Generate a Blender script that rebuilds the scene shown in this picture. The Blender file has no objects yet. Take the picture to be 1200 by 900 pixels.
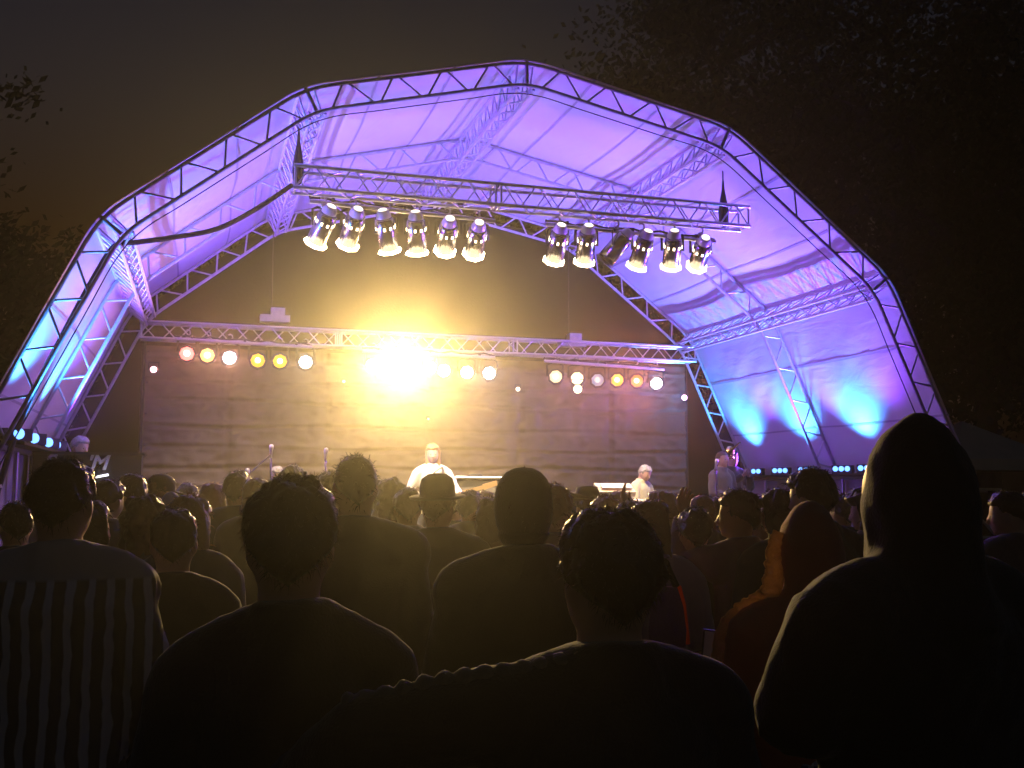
import bpy, bmesh, math, random
from mathutils import Vector, Matrix, noise, Quaternion
S = bpy.context.scene
COL = S.collection
R = math.radians
V = Vector
random.seed(7)

# ------------------------------------------------------------------ camera
F_PX = 1200.0                      # focal length in pixels of a 1200 px wide frame
YAW, PITCH, ROLL = R(16.859), R(5.816), R(0.18)
CAMZ = 1.70
cam_d = bpy.data.cameras.new('camera')
cam_d.sensor_fit = 'HORIZONTAL'; cam_d.sensor_width = 36.0
cam_d.lens = 36.0 * F_PX / 1200.0
cam_d.clip_start = 0.05; cam_d.clip_end = 1000
cam = bpy.data.objects.new('camera', cam_d); COL.objects.link(cam)
S.camera = cam
f_ = V((math.sin(YAW)*math.cos(PITCH), math.cos(YAW)*math.cos(PITCH), math.sin(PITCH)))
r_ = V((math.cos(YAW), -math.sin(YAW), 0)); u_ = r_.cross(f_)
r2 = math.cos(ROLL)*r_ + math.sin(ROLL)*u_; u2 = -math.sin(ROLL)*r_ + math.cos(ROLL)*u_
cam.matrix_world = Matrix(((r2.x, u2.x, -f_.x, 0), (r2.y, u2.y, -f_.y, 0), (r2.z, u2.z, -f_.z, CAMZ), (0, 0, 0, 1)))

def ray(px, py):
    return f_ + r2*((px-600)/F_PX) - u2*((py-450)/F_PX)
def at(px, py, y):                 # the place at depth y that was surveyed at this picture point
    d = ray(px, py); return V((0, 0, CAMZ)) + d*(y/d.y)
def at_x(px, py, x):
    d = ray(px, py); return V((0, 0, CAMZ)) + d*(x/d.x)
def at_d(px, py, dist):            # at a distance along the optical axis
    return V((0, 0, CAMZ)) + ray(px, py)*dist

# ------------------------------------------------------------------ world, exposure
W = bpy.data.worlds.new('World'); S.world = W; W.use_nodes = True
nt = W.node_tree; nt.nodes.clear()
sky = nt.nodes.new('ShaderNodeTexSky'); sky.sky_type = 'NISHITA'; sky.sun_disc = False
sky.sun_elevation = R(-2.4); sky.sun_rotation = R(160)
bg = nt.nodes.new('ShaderNodeBackground'); bg.inputs['Strength'].default_value = 0.14
wo = nt.nodes.new('ShaderNodeOutputWorld')
hs = nt.nodes.new('ShaderNodeHueSaturation'); hs.inputs['Saturation'].default_value = 2.4
nt.links.new(sky.outputs[0], hs.inputs['Color']); nt.links.new(hs.outputs[0], bg.inputs[0]); nt.links.new(bg.outputs[0], wo.inputs[0])
S.view_settings.view_transform = 'Standard'; S.view_settings.look = 'None'
S.view_settings.exposure = 0.0; S.view_settings.gamma = 1.0
S.render.engine = 'CYCLES'
c = S.cycles
c.max_bounces = 5; c.diffuse_bounces = 3; c.glossy_bounces = 2; c.transmission_bounces = 2; c.transparent_max_bounces = 8
c.volume_bounces = 0; c.sample_clamp_indirect = 4.0; c.use_denoising = True
c.use_light_tree = True

# ------------------------------------------------------------------ materials
def mat(name, col, rough=0.6, metal=0.0, spec=0.5, sheen=0.0):
    m = bpy.data.materials.new(name); m.use_nodes = True
    b = m.node_tree.nodes['Principled BSDF']
    b.inputs['Base Color'].default_value = (*col, 1); b.inputs['Roughness'].default_value = rough
    b.inputs['Metallic'].default_value = metal; b.inputs['Specular IOR Level'].default_value = spec
    if sheen: b.inputs['Sheen Weight'].default_value = sheen
    return m
def varied(m, amount=0.35, scale=8.0, bump=0.0, bscale=60.0, stretch=(1, 1, 1)):
    """procedural variation of colour and a fine relief"""
    n = m.node_tree.nodes; l = m.node_tree.links; b = n['Principled BSDF']
    tc = n.new('ShaderNodeTexCoord'); mp = n.new('ShaderNodeMapping'); mp.inputs['Scale'].default_value = stretch
    l.new(tc.outputs['Object'], mp.inputs['Vector'])
    no = n.new('ShaderNodeTexNoise'); no.inputs['Scale'].default_value = scale; no.inputs['Detail'].default_value = 5
    l.new(mp.outputs[0], no.inputs['Vector'])
    col = list(b.inputs['Base Color'].default_value)
    mx = n.new('ShaderNodeMix'); mx.data_type = 'RGBA'
    mx.inputs[6].default_value = (*[x*(1-amount) for x in col[:3]], 1)
    mx.inputs[7].default_value = (*[min(1, x*(1+amount)) for x in col[:3]], 1)
    l.new(no.outputs[0], mx.inputs[0]); l.new(mx.outputs[2], b.inputs['Base Color'])
    if bump:
        n2 = n.new('ShaderNodeTexNoise'); n2.inputs['Scale'].default_value = bscale; n2.inputs['Detail'].default_value = 4
        l.new(mp.outputs[0], n2.inputs['Vector'])
        bp = n.new('ShaderNodeBump'); bp.inputs['Strength'].default_value = bump; bp.inputs['Distance'].default_value = 0.01
        l.new(n2.outputs[0], bp.inputs['Height']); l.new(bp.outputs[0], b.inputs['Normal'])
    return m
def glow(name, col, strength):
    m = bpy.data.materials.new(name); m.use_nodes = True
    b = m.node_tree.nodes['Principled BSDF']
    b.inputs['Base Color'].default_value = (*[min(.8, x) for x in col], 1)
    b.inputs['Emission Color'].default_value = (*col, 1); b.inputs['Emission Strength'].default_value = strength
    return m

M = {}
M['steel'] = varied(mat('galvanised_tube', (.42, .41, .40), .38, .85), .3, 14)
M['alu'] = varied(mat('aluminium_tube', (.62, .61, .60), .30, .9), .2, 20)
M['chrome'] = varied(mat('polished_can', (.26, .25, .24), .25, 1.0), .25, 9)
M['arch'] = varied(mat('arch_aluminium', (.62, .61, .63), .50, .35), .3, 14)
M['dark'] = varied(mat('black_paint', (.012, .012, .013), .45), .4, 20)
M['rubber'] = mat('black_rubber', (.01, .01, .011), .6)
M['wood'] = varied(mat('black_stage_ply', (.02, .018, .016), .6), .4, 6)
M['white_plastic'] = mat('white_plastic', (.7, .68, .64), .4)
M['grass'] = varied(mat('trodden_grass', (.045, .05, .022), .9), .5, 2.5, .6, 30)
M['bark'] = varied(mat('bark', (.05, .04, .03), .9), .4, 6, .5, 20)

def membrane_material():
    m = mat('white_pvc_membrane', (.72, .70, .72), .55)
    n = m.node_tree.nodes; l = m.node_tree.links; b = n['Principled BSDF']
    tc = n.new('ShaderNodeTexCoord')
    no = n.new('ShaderNodeTexNoise'); no.inputs['Scale'].default_value = 1.3; no.inputs['Detail'].default_value = 6
    l.new(tc.outputs['Object'], no.inputs['Vector'])
    mx = n.new('ShaderNodeMix'); mx.data_type = 'RGBA'
    mx.inputs[6].default_value = (.60, .58, .60, 1); mx.inputs[7].default_value = (.78, .76, .78, 1)
    l.new(no.outputs[0], mx.inputs[0])
    l.new(mx.outputs[2], b.inputs['Base Color'])
    wv = n.new('ShaderNodeTexNoise'); wv.inputs['Scale'].default_value = 3.5; wv.inputs['Detail'].default_value = 3; wv.inputs['Distortion'].default_value = 1.2
    mp = n.new('ShaderNodeMapping'); mp.inputs['Scale'].default_value = (1, .35, 1)
    l.new(tc.outputs['Object'], mp.inputs['Vector']); l.new(mp.outputs[0], wv.inputs['Vector'])
    bp = n.new('ShaderNodeBump'); bp.inputs['Strength'].default_value = .35; bp.inputs['Distance'].default_value = .03
    l.new(wv.outputs[0], bp.inputs['Height']); l.new(bp.outputs[0], b.inputs['Normal'])
    return m
M['membrane'] = membrane_material()
M['seam'] = varied(mat('seam_tape_pvc', (.42, .40, .43), .6), .2, 6)

# ------------------------------------------------------------------ object helpers
def tag(o, label=None, cat=None, group=None, kind=None):
    if label: o['label'] = label
    if cat: o['category'] = cat
    if group: o['group'] = group
    if kind: o['kind'] = kind
    return o
def empty(name, loc, label, cat, group=None):
    o = bpy.data.objects.new(name, None); COL.objects.link(o); o.location = loc
    o.empty_display_size = .1
    return tag(o, label, cat, group)
def link(name, me, parent=None, mtx=None):
    o = bpy.data.objects.new(name, me); COL.objects.link(o)
    if parent is not None: o.parent = parent
    if mtx is not None: o.matrix_local = mtx
    return o
def to_mesh(name, vs, fs, m, smooth=False):
    me = bpy.data.meshes.new(name); me.from_pydata([tuple(v) for v in vs], [], fs); me.validate()
    if m is not None:
        for x in (m if isinstance(m, (list, tuple)) else [m]): me.materials.append(x)
    if smooth:
        me.polygons.foreach_set('use_smooth', [True]*len(me.polygons))
    me.update(); return me
class MB:
    """collects shapes into one mesh"""
    def __init__(s): s.v = []; s.f = []
    def add(s, vs, fs):
        b = len(s.v); s.v += [V(v) for v in vs]; s.f += [tuple(i+b for i in f) for f in fs]; return s
    def box(s, c, size, mtx=None):
        x, y, z = [a/2 for a in size]
        vs = [V((i*x, j*y, k*z)) for i in (-1, 1) for j in (-1, 1) for k in (-1, 1)]
        if mtx is not None: vs = [mtx @ v for v in vs]
        vs = [v+V(c) for v in vs]
        return s.add(vs, [(0, 1, 3, 2), (4, 6, 7, 5), (0, 4, 5, 1), (2, 3, 7, 6), (0, 2, 6, 4), (1, 5, 7, 3)])
    def tube(s, pts, rad, n=8, ax=(1, 1), up=None, cap=True):
        """swept tube through pts; rad is a number or a list; ax scales the two cross axes"""
        pts = [V(p) for p in pts]; m = len(pts)
        if not hasattr(rad, '__len__'): rad = [rad]*m
        rings = []; last = None
        for i, p in enumerate(pts):
            a = pts[max(0, i-1)]; b = pts[min(m-1, i+1)]; d = (b-a)
            d = d.normalized() if d.length > 1e-9 else V((0, 0, 1))
            if last is None:
                ref = V(up) if up is not None else (V((0, 0, 1)) if abs(d.z) < .9 else V((0, 1, 0)))
                x = d.cross(ref).normalized()
            else:
                x = (last - d*last.dot(d)).normalized()
            last = x; y = d.cross(x)
            rings.append([p + x*(math.cos(t)*rad[i]*ax[0]) + y*(math.sin(t)*rad[i]*ax[1]) for t in [2*math.pi*k/n for k in range(n)]])
        vs = [v for r in rings for v in r]; fs = []
        for i in range(m-1):
            for k in range(n):
                fs.append((i*n+k, i*n+(k+1) % n, (i+1)*n+(k+1) % n, (i+1)*n+k))
        if cap:
            fs.append(tuple(range(n-1, -1, -1))); fs.append(tuple((m-1)*n+k for k in range(n)))
        return s.add(vs, fs)
    def lathe(s, prof, n=16, mtx=None, cap=True):
        """profile of (radius, z) turned about z"""
        vs = []; fs = []
        for (r, z) in prof:
            for k in range(n):
                t = 2*math.pi*k/n; vs.append(V((r*math.cos(t), r*math.sin(t), z)))
        for i in range(len(prof)-1):
            for k in range(n):
                fs.append((i*n+k, i*n+(k+1) % n, (i+1)*n+(k+1) % n, (i+1)*n+k))
        if cap:
            fs.append(tuple(range(n-1, -1, -1))); fs.append(tuple((len(prof)-1)*n+k for k in range(n)))
        if mtx is not None: vs = [mtx @ v for v in vs]
        return s.add(vs, fs)
    def ball(s, c, rad, nu=14, nv=9, mtx=None):
        vs = []; fs = []
        r = rad if hasattr(rad, '__len__') else (rad,)*3
        for j in range(nv+1):
            p = math.pi*j/nv
            for k in range(nu):
                t = 2*math.pi*k/nu
                v = V((r[0]*math.sin(p)*math.cos(t), r[1]*math.sin(p)*math.sin(t), r[2]*math.cos(p)))
                if mtx is not None: v = mtx @ v
                vs.append(v+V(c))
        for j in range(nv):
            for k in range(nu):
                fs.append((j*nu+k, (j+1)*nu+k, (j+1)*nu+(k+1) % nu, j*nu+(k+1) % nu))
        return s.add(vs, fs)
    def mesh(s, name, m, smooth=True): return to_mesh(name, s.v, s.f, m, smooth)
    def obj(s, name, m, parent=None, smooth=True, mtx=None):
        return link(name, s.mesh(name, m, smooth), parent, mtx)

_unit = {}
def unit_tube(m, n=8):
    k = (m.name, n)
    if k not in _unit:
        _unit[k] = MB().lathe([(1, 0), (1, 1)], n).mesh('tube', m, True)
    return _unit[k]
def bar(name, a, b, rad, m, parent, origin=V((0, 0, 0)), n=8):
    """straight round bar from a to b (world points), an object of its own sharing one mesh"""
    a = V(a)-origin; b = V(b)-origin; d = b-a
    q = V((0, 0, 1)).rotation_difference(d)
    mtx = Matrix.Translation(a) @ q.to_matrix().to_4x4() @ Matrix.Diagonal((rad, rad, d.length, 1))
    return link(name, unit_tube(m, n), parent, mtx)
def copy_tree(o, parent=None):
    c_ = o.copy(); COL.objects.link(c_)
    if parent is not None: c_.parent = parent
    for ch in list(o.children): copy_tree(ch, c_)
    return c_

# ------------------------------------------------------------------ ground
g = 170
vs = []; fs = []; N = 40
for i in range(N+1):
    for j in range(N+1):
        x = -g + 2*g*i/N; y = -g + 2*g*j/N
        vs.append((x, y, 0.0 + .0*x))
for i in range(N):
    for j in range(N):
        fs.append((i*(N+1)+j, (i+1)*(N+1)+j, (i+1)*(N+1)+j+1, i*(N+1)+j+1))
gr = link('ground', to_mesh('ground', vs, fs, M['grass'])); tag(gr, 'dark trodden grass field under the crowd', kind='structure')

# ------------------------------------------------------------------ roof frame
YF, YM, YB = 10.0, 12.57, 15.05
PTS = [(-2.386, -.5), (-.989, 2.513), (.865, 3.976), (3.181, 4.554), (5.593, 4.069), (7.63, 2.475), (8.993, -.5)]
PTS = [V((x, z+CAMZ)) for x, z in PTS]
def cut(i, j, z):
    a, b = PTS[i], PTS[j]; t = (z-b.y)/(a.y-b.y); return b + (a-b)*t
PTS[0] = cut(0, 1, 1.75); PTS[6] = cut(6, 5, 1.75)
def inset(pts, d):
    n = []
    for i in range(len(pts)-1):
        e = (pts[i+1]-pts[i]).normalized(); n.append(V((e.y, -e.x)))
    out = [pts[0]+n[0]*d]
    for i in range(1, len(pts)-1):
        b = (n[i-1]+n[i]).normalized(); out.append(pts[i] + b*(d/b.dot(n[i])))
    out.append(pts[-1]+n[-1]*d); return out
def fillet(pts, t, n=5):
    out = [pts[0]]
    for i in range(1, len(pts)-1):
        a = pts[i] + (pts[i-1]-pts[i]).normalized()*t; b = pts[i] + (pts[i+1]-pts[i]).normalized()*t
        for k in range(n+1):
            s = k/n; out.append(a*(1-s)**2 + pts[i]*(2*s*(1-s)) + b*s**2)
    out.append(pts[-1]); return out
DEPTH = .257
def xz(p, y): return V((p.x, y, p.y))
def make_arch(name_label, y, rad=.022):
    root = empty('arch_truss', (0, y, 0), name_label, 'truss', 'aluminium arch trusses of the stage roof')
    o3 = V((0, y, 0))
    outer = inset(PTS, .03); inner = inset(PTS, DEPTH+.01)
    MB().tube([xz(p, 0) for p in fillet(outer, .28)], rad, 10).obj('chord', M['arch'], root)
    MB().tube([xz(p, 0) for p in fillet(inner, .24)], rad*1.0, 10).obj('chord', M['arch'], root)
    for i in range(6):
        ao, bo, ai, bi = outer[i], outer[i+1], inner[i], inner[i+1]
        L = (bi-ai).length; n = max(3, round(L/.56))
        t0 = .06 if i else 0.0; t1 = .94 if i < 5 else 1.0
        for k in range(n):
            s0 = t0+(t1-t0)*(k+.06)/n; sm = t0+(t1-t0)*(k+.5)/n; s1 = t0+(t1-t0)*(k+.94)/n
            A = ai.lerp(bi, s0); B = ao.lerp(bo, sm-.012); B2 = ao.lerp(bo, sm+.012); D = ai.lerp(bi, s1)
            bar('brace', xz(A, y), xz(B, y), .0125, M['arch'], root, o3, 6)
            bar('brace', xz(B2, y), xz(D, y), .0125, M['arch'], root, o3, 6)
        if 0 < i:
            bar('corner_post', xz(outer[i], y), xz(inner[i], y), .022, M['arch'], root, o3)
    for p, q in ((outer[0], inner[0]), (outer[6], inner[6])):
        mb = MB(); c0 = (p+q)/2; mb.box(xz(c0, 0)+V((0, 0, -.012)), (.42, .2, .024)); mb.obj('base_plate', M['steel'], root, False)
    return root
make_arch('front arch truss at the mouth of the purple lit stage roof', YF, .021)
make_arch('middle arch truss under the stage roof between front and back arches', YM)
make_arch('rear arch truss over the black backdrop, farthest of the three arches', YB)

PL = ['lower left purlin truss of the roof above the coiled cable', 'upper left purlin truss of the roof, lit blue, by the hoist', 'ridge purlin truss along the middle of the stage roof',
      'upper right purlin truss of the roof above the right end of the front lighting truss', 'lower right purlin truss of the roof where the side wall begins']
def make_purlin(i):
    o2 = inset(PTS, .05)[i]; i2 = inset(PTS, DEPTH+.06)[i]
    n = (i2-o2).normalized(); tdir = V((n.y, -n.x)); w = .085
    root = empty('purlin_truss', (0, YF, 0), PL[i-1], 'truss', 'purlin trusses running back under the roof')
    o3 = V((0, YF, 0)); y0, y1 = YF+.05, YB-.05
    for b in (o2, i2):
        for s in (-1, 1): bar('chord', xz(b+tdir*w*s, y0), xz(b+tdir*w*s, y1), .020, M['arch'], root, o3)
    k = 16; st = (y1-y0)/k
    for s in (-1, 1):
        for j in range(k):
            a = xz(o2+tdir*w*s, y0+j*st); b = xz(i2+tdir*w*s, y0+(j+.5)*st); c3 = xz(o2+tdir*w*s, y0+(j+1)*st)
            bar('brace', a, b, .011, M['arch'], root, o3, 6); bar('brace', b, c3, .011, M['arch'], root, o3, 6)
    for j in range(0, k):
        bar('brace', xz(i2-tdir*w, y0+j*st), xz(i2+tdir*w, y0+(j+.5)*st), .010, M['arch'], root, o3, 6)
    return root
for i in range(1, 6): make_purlin(i)

# membrane: one panel per roof plane and bay, filleted at the folds, slightly slack between the arches
mem = empty('roof_membrane', (0, YF, 0), 'white fabric skin of the stage roof, lit purple and cyan from below', 'canopy')
skin = PTS
rows = []
for i in range(6):
    a, b = skin[i], skin[i+1]
    for bay, (ya, yb) in enumerate(((YF-.03, YM), (YM, YB+.05))):
        nu, nv = 44, 30; vs = []; fs = []
        nrm = V(((b-a).y, -(b-a).x)).normalized()
        for u in range(nu+1):
            s = u/nu; L = (b-a).length
            p = a.lerp(b, s)
            # ease the folds
            e = .26
            for (end, other, far) in ((a, skin[i-1] if i > 0 else None, s*L), (b, skin[i+2] if i < 5 else None, (1-s)*L)):
                if other is not None and far < e:
                    d1 = (b-a).normalized() if end is a else (a-b).normalized(); d2 = (other-end).normalized()
                    k = (1-far/e); p = p + (d1+d2)*(e*.25*k*k)
            for v in range(nv+1):
                t = v/nv; y = ya+(yb-ya)*t
                sag = math.sin(math.pi*t)*math.sin(math.pi*s)*.05
                wr = (noise.noise(V((p.x*1.1, y*.55, p.y*1.1+i*7)))*.026 + (.5-abs(noise.noise(V(((s*L-y*.8)*2.4, (s*L+y*.8)*.45, i*5.0)))))*.022)*math.sin(math.pi*t)**.6*min(1, 4*s, 4*(1-s))
                q = p + nrm*(sag+wr)
                vs.append((q.x, y-YF, q.y))
        for u in range(nu):
            for v in range(nv):
                fs.append((u*(nv+1)+v, (u+1)*(nv+1)+v, (u+1)*(nv+1)+v+1, u*(nv+1)+v+1))
        o = link('membrane_panel', to_mesh('membrane_panel', vs, fs, M['membrane'], True), mem)
        for u in (int(nu*.33), int(nu*.67)):      # welded tape over the seams
            sv = []; sf = []; du = (b-a).normalized()*.013; inw = nrm*.006
            for v in range(nv+1):
                q = V(vs[u*(nv+1)+v]); k3 = V((inw.x, 0, inw.y)); d3 = V((du.x, 0, du.y))
                sv += [q+k3-d3, q+k3+d3]
            for v in range(nv): sf.append((2*v, 2*v+1, 2*v+3, 2*v+2))
            link('seam_tape', to_mesh('seam_tape', sv, sf, M['seam'], True), o)

# ------------------------------------------------------------------ lighting trusses
def box_truss(label, a, b, w, k, m, rc=.022, group=None, joints=()):
    """box truss from a to b (centre line), w wide and high, k bays"""
    a, b = V(a), V(b); root = empty('lighting_truss', a, label, 'truss', group)
    d = (b-a).normalized(); up = V((0, 0, 1)); sd = d.cross(up).normalized(); h = w/2
    cs = [up*h+sd*h, up*h-sd*h, -up*h-sd*h, -up*h+sd*h]
    for c4 in cs: bar('chord', a+c4, b+c4, rc, m, root, a)
    L = (b-a).length; st = L/k
    for f in range(4):
        p, q = cs[f], cs[(f+1) % 4]
        for j in range(k):
            A, B = (p, q) if (j+f) % 2 else (q, p)
            bar('brace', a+A+d*(st*j+.02), a+B+d*(st*(j+1)-.02), .0095, m, root, a, 6)
        for e in (0.02, L-.02)+tuple(joints):
            bar('end_post', a+p+d*e, a+q+d*e, .013, m, root, a, 6)
    return root
fa, fb = at(343, 207, 10.75), at(873, 259, 10.75); fz = (fa.z+fb.z)/2; fa.z = fb.z = fz
box_truss('front lighting truss with twelve hanging lamps, slung under the roof', fa, fb, .235, 26, M['alu'], joints=(2.2, 2.26))
ba, bb = at(164, 384, 15.0), at(812, 419, 15.0); bz = (ba.z+bb.z)/2; ba.z = bb.z = bz
box_truss('rear lighting truss above the backdrop carrying coloured lamps', ba, bb, .23, 34, M['alu'], joints=(2.72, 2.78, 5.4, 5.46))
# ------------------------------------------------------------------ stage deck, backdrop, side walls
DZ = .60
st = empty('stage_deck', (3.2, 12.8, 0), 'low black stage deck under the curved roof', 'stage')
for i in range(9):
    for j in range(4):
        MB().box((-2.0+.6+i*1.24-3.2+.02, 10.45+.62+j*1.28-12.8, DZ-.04), (1.232, 1.272, .08)).obj('deck_panel', M['wood'], st, False)
for i in range(9):
    MB().box((-2.0+.6+i*1.24-3.2+.02, 10.43-12.8, DZ/2-.045), (1.228, .02, DZ-.10)).obj('front_board', M['wood'], st, False)

def cloth_backdrop():
    x0, x1, z0, z1, y = -.79, 7.61, DZ+.02, 3.70, 15.28
    nx, nz = 190, 110; vs = []; fs = []
    rnd = random.Random(3); hs_ = [z0+.12+k*.31+rnd.uniform(-.03, .03) for k in range(10)]; vsx = [x0+1.05+k*1.5+rnd.uniform(-.1, .1) for k in range(6)]
    for i in range(nx+1):
        for j in range(nz+1):
            x = x0+(x1-x0)*i/nx; z = z0+(z1-z0)*j/nz
            d = noise.noise(V((x*2.2, z*3.0, 1)))*.03 + noise.noise(V((x*6.5, z*7.5, 4)))*.030 + abs(noise.noise(V((x*5.3, z*6.4, 9))))*.05
            for h in hs_:
                q = z-h-.02*math.sin(x*1.7+h*9); d += (-.050*math.exp(-(q/.022)**2)+.022*math.exp(-((q-.05)/.04)**2))*(.8+.7*noise.noise(V((x*.9, h*3, 5))))
            for h in vsx:
                q = x-h-.03*noise.noise(V((z*1.5, h, 0))); d += -.045*math.exp(-(q/.025)**2)
            vs.append((x-3.4, -d, z))
    for i in range(nx):
        for j in range(nz):
            fs.append((i*(nz+1)+j, (i+1)*(nz+1)+j, (i+1)*(nz+1)+j+1, i*(nz+1)+j+1))
    m = varied(mat('black_backdrop_cloth', (.125, .095, .062), .55, spec=.25), .35, 3.0, .25, 45)
    root = empty('stage_backdrop', (3.4, y, 0), 'creased dark cloth backdrop hanging below the rear lighting truss', 'backdrop')
    link('cloth', to_mesh('cloth', vs, fs, m, True), root)
    for x in (x0-.03, x1+.03): bar('side_pole', V((x, y+.02, DZ)), V((x, y+.02, z1+.1)), .028, M['dark'], root, V((3.4, y, 0)))
    for k in range(7):
        for x in (x0+.03, x1-.03): MB().ball((x-3.4, -.06, z0+.35+k*.44), .012, 6, 4).obj('eyelet', M['chrome'], root)
cloth_backdrop()
def rear_gable():
    pts = fillet(inset(PTS, .04), .28); o3 = V((3.2, YB+.22, 0)); vs = []; fs = []
    xs = [pts[0].x+(pts[-1].x-pts[0].x)*i/120 for i in range(121)]
    def top(x):
        for a, b in zip(pts, pts[1:]):
            if a.x <= x <= b.x: return a.y+(b.y-a.y)*(x-a.x)/max(1e-6, b.x-a.x)
        return pts[-1].y
    for x in xs:
        zt = top(x)
        for j in range(31):
            z = .02+(zt-.02)*j/30
            vs.append((x-3.2, .25+.05*noise.noise(V((x*1.5, z*1.2, 2)))+.03*math.sin(x*5.2)*(1-j/40), z))
    for i in range(120):
        for j in range(30): fs.append((i*31+j, (i+1)*31+j, (i+1)*31+j+1, i*31+j+1))
    o = link('rear_gable', to_mesh('rear_gable', vs, fs, varied(mat('black_mesh_gable', (.010, .009, .008), .9, spec=.1), .3, 2, .2, 30), True)); o.location = o3
    tag(o, 'plain black cloth gable added to darken the gap above the creased backdrop', 'gable cloth')  # cloth added to hide the trees and keep this gap dark
rear_gable()

def side_wall(s, label, lbl2):
    x = 8.44 if s > 0 else -1.80
    zt = 1.86 if s > 0 else 2.06
    root = empty('side_skirt', (x, 12.6, 0), label, 'skirt')
    vs = []; fs = []; n = 90; m_ = 14
    for i in range(n+1):
        for j in range(m_+1):
            y = -2.5+5.1*i/n; z = .02+(zt-.04)*j/m_
            d = .035*math.sin(y*9+.5*math.sin(y*3.1))*(1-.6*j/m_)+.03*noise.noise(V((y*2, z*2, s)))
            vs.append((d, y, z))
    for i in range(n):
        for j in range(m_): fs.append((i*(m_+1)+j, (i+1)*(m_+1)+j, (i+1)*(m_+1)+j+1, i*(m_+1)+j+1))
    link('cloth', to_mesh('cloth', vs, fs, varied(mat('grey_skirt_cloth', (.30, .28, .28), .8), .3, 3, .2, 40), True), root)
    o3 = V((x, 12.6, 0))
    bar('rail', V((x-.06*s, 10.05, zt)), V((x-.06*s, 15.2, zt)), .03, M['steel'], root, o3)
    bar('rail', V((x-.06*s, 10.05, zt-.75)), V((x-.06*s, 15.2, zt-.75)), .024, M['steel'], root, o3)
    for k in range(6): bar('post', V((x-.06*s, 10.1+k*1.0, 0)), V((x-.06*s, 10.1+k*1.0, zt)), .025, M['steel'], root, o3)
    MB().box((-.12*s, .1, zt+.035), (.30, 5.1, .03)).obj('ledge', M['dark'], root, False)
side_wall(1, 'grey cloth skirt on posts below the right hand row of blue floor lights', '')
side_wall(-1, 'grey cloth skirt below the left hand row of blue lights beside the booth', '')

def leg_tower(x, y, zt, label):
    root = empty('support_tower', (x, y, 0), label, 'scaffold', 'steel support towers under the arch feet')
    o3 = V((x, y, 0)); w = .26
    for a in (-w, w):
        for b in (-w*.6, w*.6): bar('post', V((x+a, y+b, 0)), V((x+a, y+b, zt)), .026, M['steel'], root, o3)
    for b in (-w*.6, w*.6):
        for k in range(3):
            z0 = .15+k*.5; q = 1 if k % 2 else -1
            bar('brace', V((x-w*q, y+b, z0)), V((x+w*q, y+b, z0+.5)), .018, M['steel'], root, o3, 6)
            bar('rung', V((x-w, y+b, z0)), V((x+w, y+b, z0)), .018, M['steel'], root, o3, 6)
    MB().box((0, 0, zt-.015), (.62, .40, .03)).obj('top_plate', M['steel'], root, False)
TL = ['front left', 'middle left', 'rear left', 'front right', 'middle right', 'rear right']
for k, y in enumerate((YF, YM, YB)):
    for s, p in ((0, inset(PTS, .14)[0]), (1, inset(PTS, .14)[6])):
        leg_tower(p.x, y, 1.72, 'steel support tower under the %s foot of the arches' % TL[k+3*s])

# ------------------------------------------------------------------ lamps
_lm = {}
def lamp_meshes():
    a = MB(); n = 20
    a.lathe([(.103, -.30), (.106, -.30), (.106, -.02), (.098, .03), (.085, .055), (.083, .03), (.095, -.02), (.100, -.04), (.103, -.30)], n, cap=False)
    _lm['can'] = a.mesh('can', M['chrome'])
    a = MB(); a.lathe([(.082, .05), (.082, .075), (.066, .115), (.060, .135), (.02, .142), (.0, .142)], n, cap=False)
    _lm['rear_cap'] = a.mesh('rear_cap', varied(mat('lamp_cap', (.8, .76, .7), .3, .2), .1, 10))
    a = MB(); a.lathe([(.118, -.302), (.132, -.325), (.132, -.335), (.10, -.325), (.10, -.302), (.118, -.302)], 8, cap=False)
    _lm['frame'] = a
    a = MB(); a.lathe([(.0, -.20), (.07, -.21), (.098, -.235), (.098, -.24), (.0, -.24)], n, cap=False); _lm['lens'] = a
    a = MB(); a.lathe([(.0, -.249), (.030, -.246), (.042, -.2415)], 14, cap=False); _lm['core'] = a
    a = MB(); a.lathe([(.050, .1375), (.040, .146), (.0, .149)], 14, cap=False); _lm['rear'] = a
    a = MB()
    for k in range(10):
        t = 2*math.pi*k/10; q = Matrix.Rotation(t, 4, 'Z') @ Matrix.Translation((.104, 0, -.055))
        a.box((0, 0, 0), (.008, .026, .034), q)if False else a.add([q @ v for v in [V((-.004, -.012, -.017)), V((.006, -.012, -.017)), V((.006, .012, -.017)), V((-.004, .012, -.017)), V((-.004, -.012, .017)), V((.006, -.012, .017)), V((.006, .012, .017)), V((-.004, .012, .017))]], [(0, 3, 2, 1), (4, 5, 6, 7), (0, 1, 5, 4), (1, 2, 6, 5), (2, 3, 7, 6), (3, 0, 4, 7)])
    _lm['vents'] = a
    a = MB()
    pts = [(-.125, 0, 0), (-.125, 0, .17), (-.07, 0, .20), (.07, 0, .20), (.125, 0, .17), (.125, 0, 0)]
    a.tube(pts, .016, 6, ax=(1, .3), up=(0, 1, 0)); _lm['yoke'] = a.mesh('yoke', M['dark'])
    a = MB(); a.box((0, 0, .225), (.05, .05, .05)); a.tube([(.0, 0, .24), (.035, 0, .27), (.03, 0, .31), (0, 0, .325), (-.03, 0, .31)], .012, 6); _lm['clamp'] = a.mesh('clamp', M['steel'])
lamp_meshes()
_gm = {}
def glow_mesh(key, colr, s):
    k = (key, colr, round(s, 3))
    if k not in _gm:
        _gm[k] = _lm[key].mesh(key, glow('%s_light' % key, colr, s))
    return _gm[k]
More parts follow.
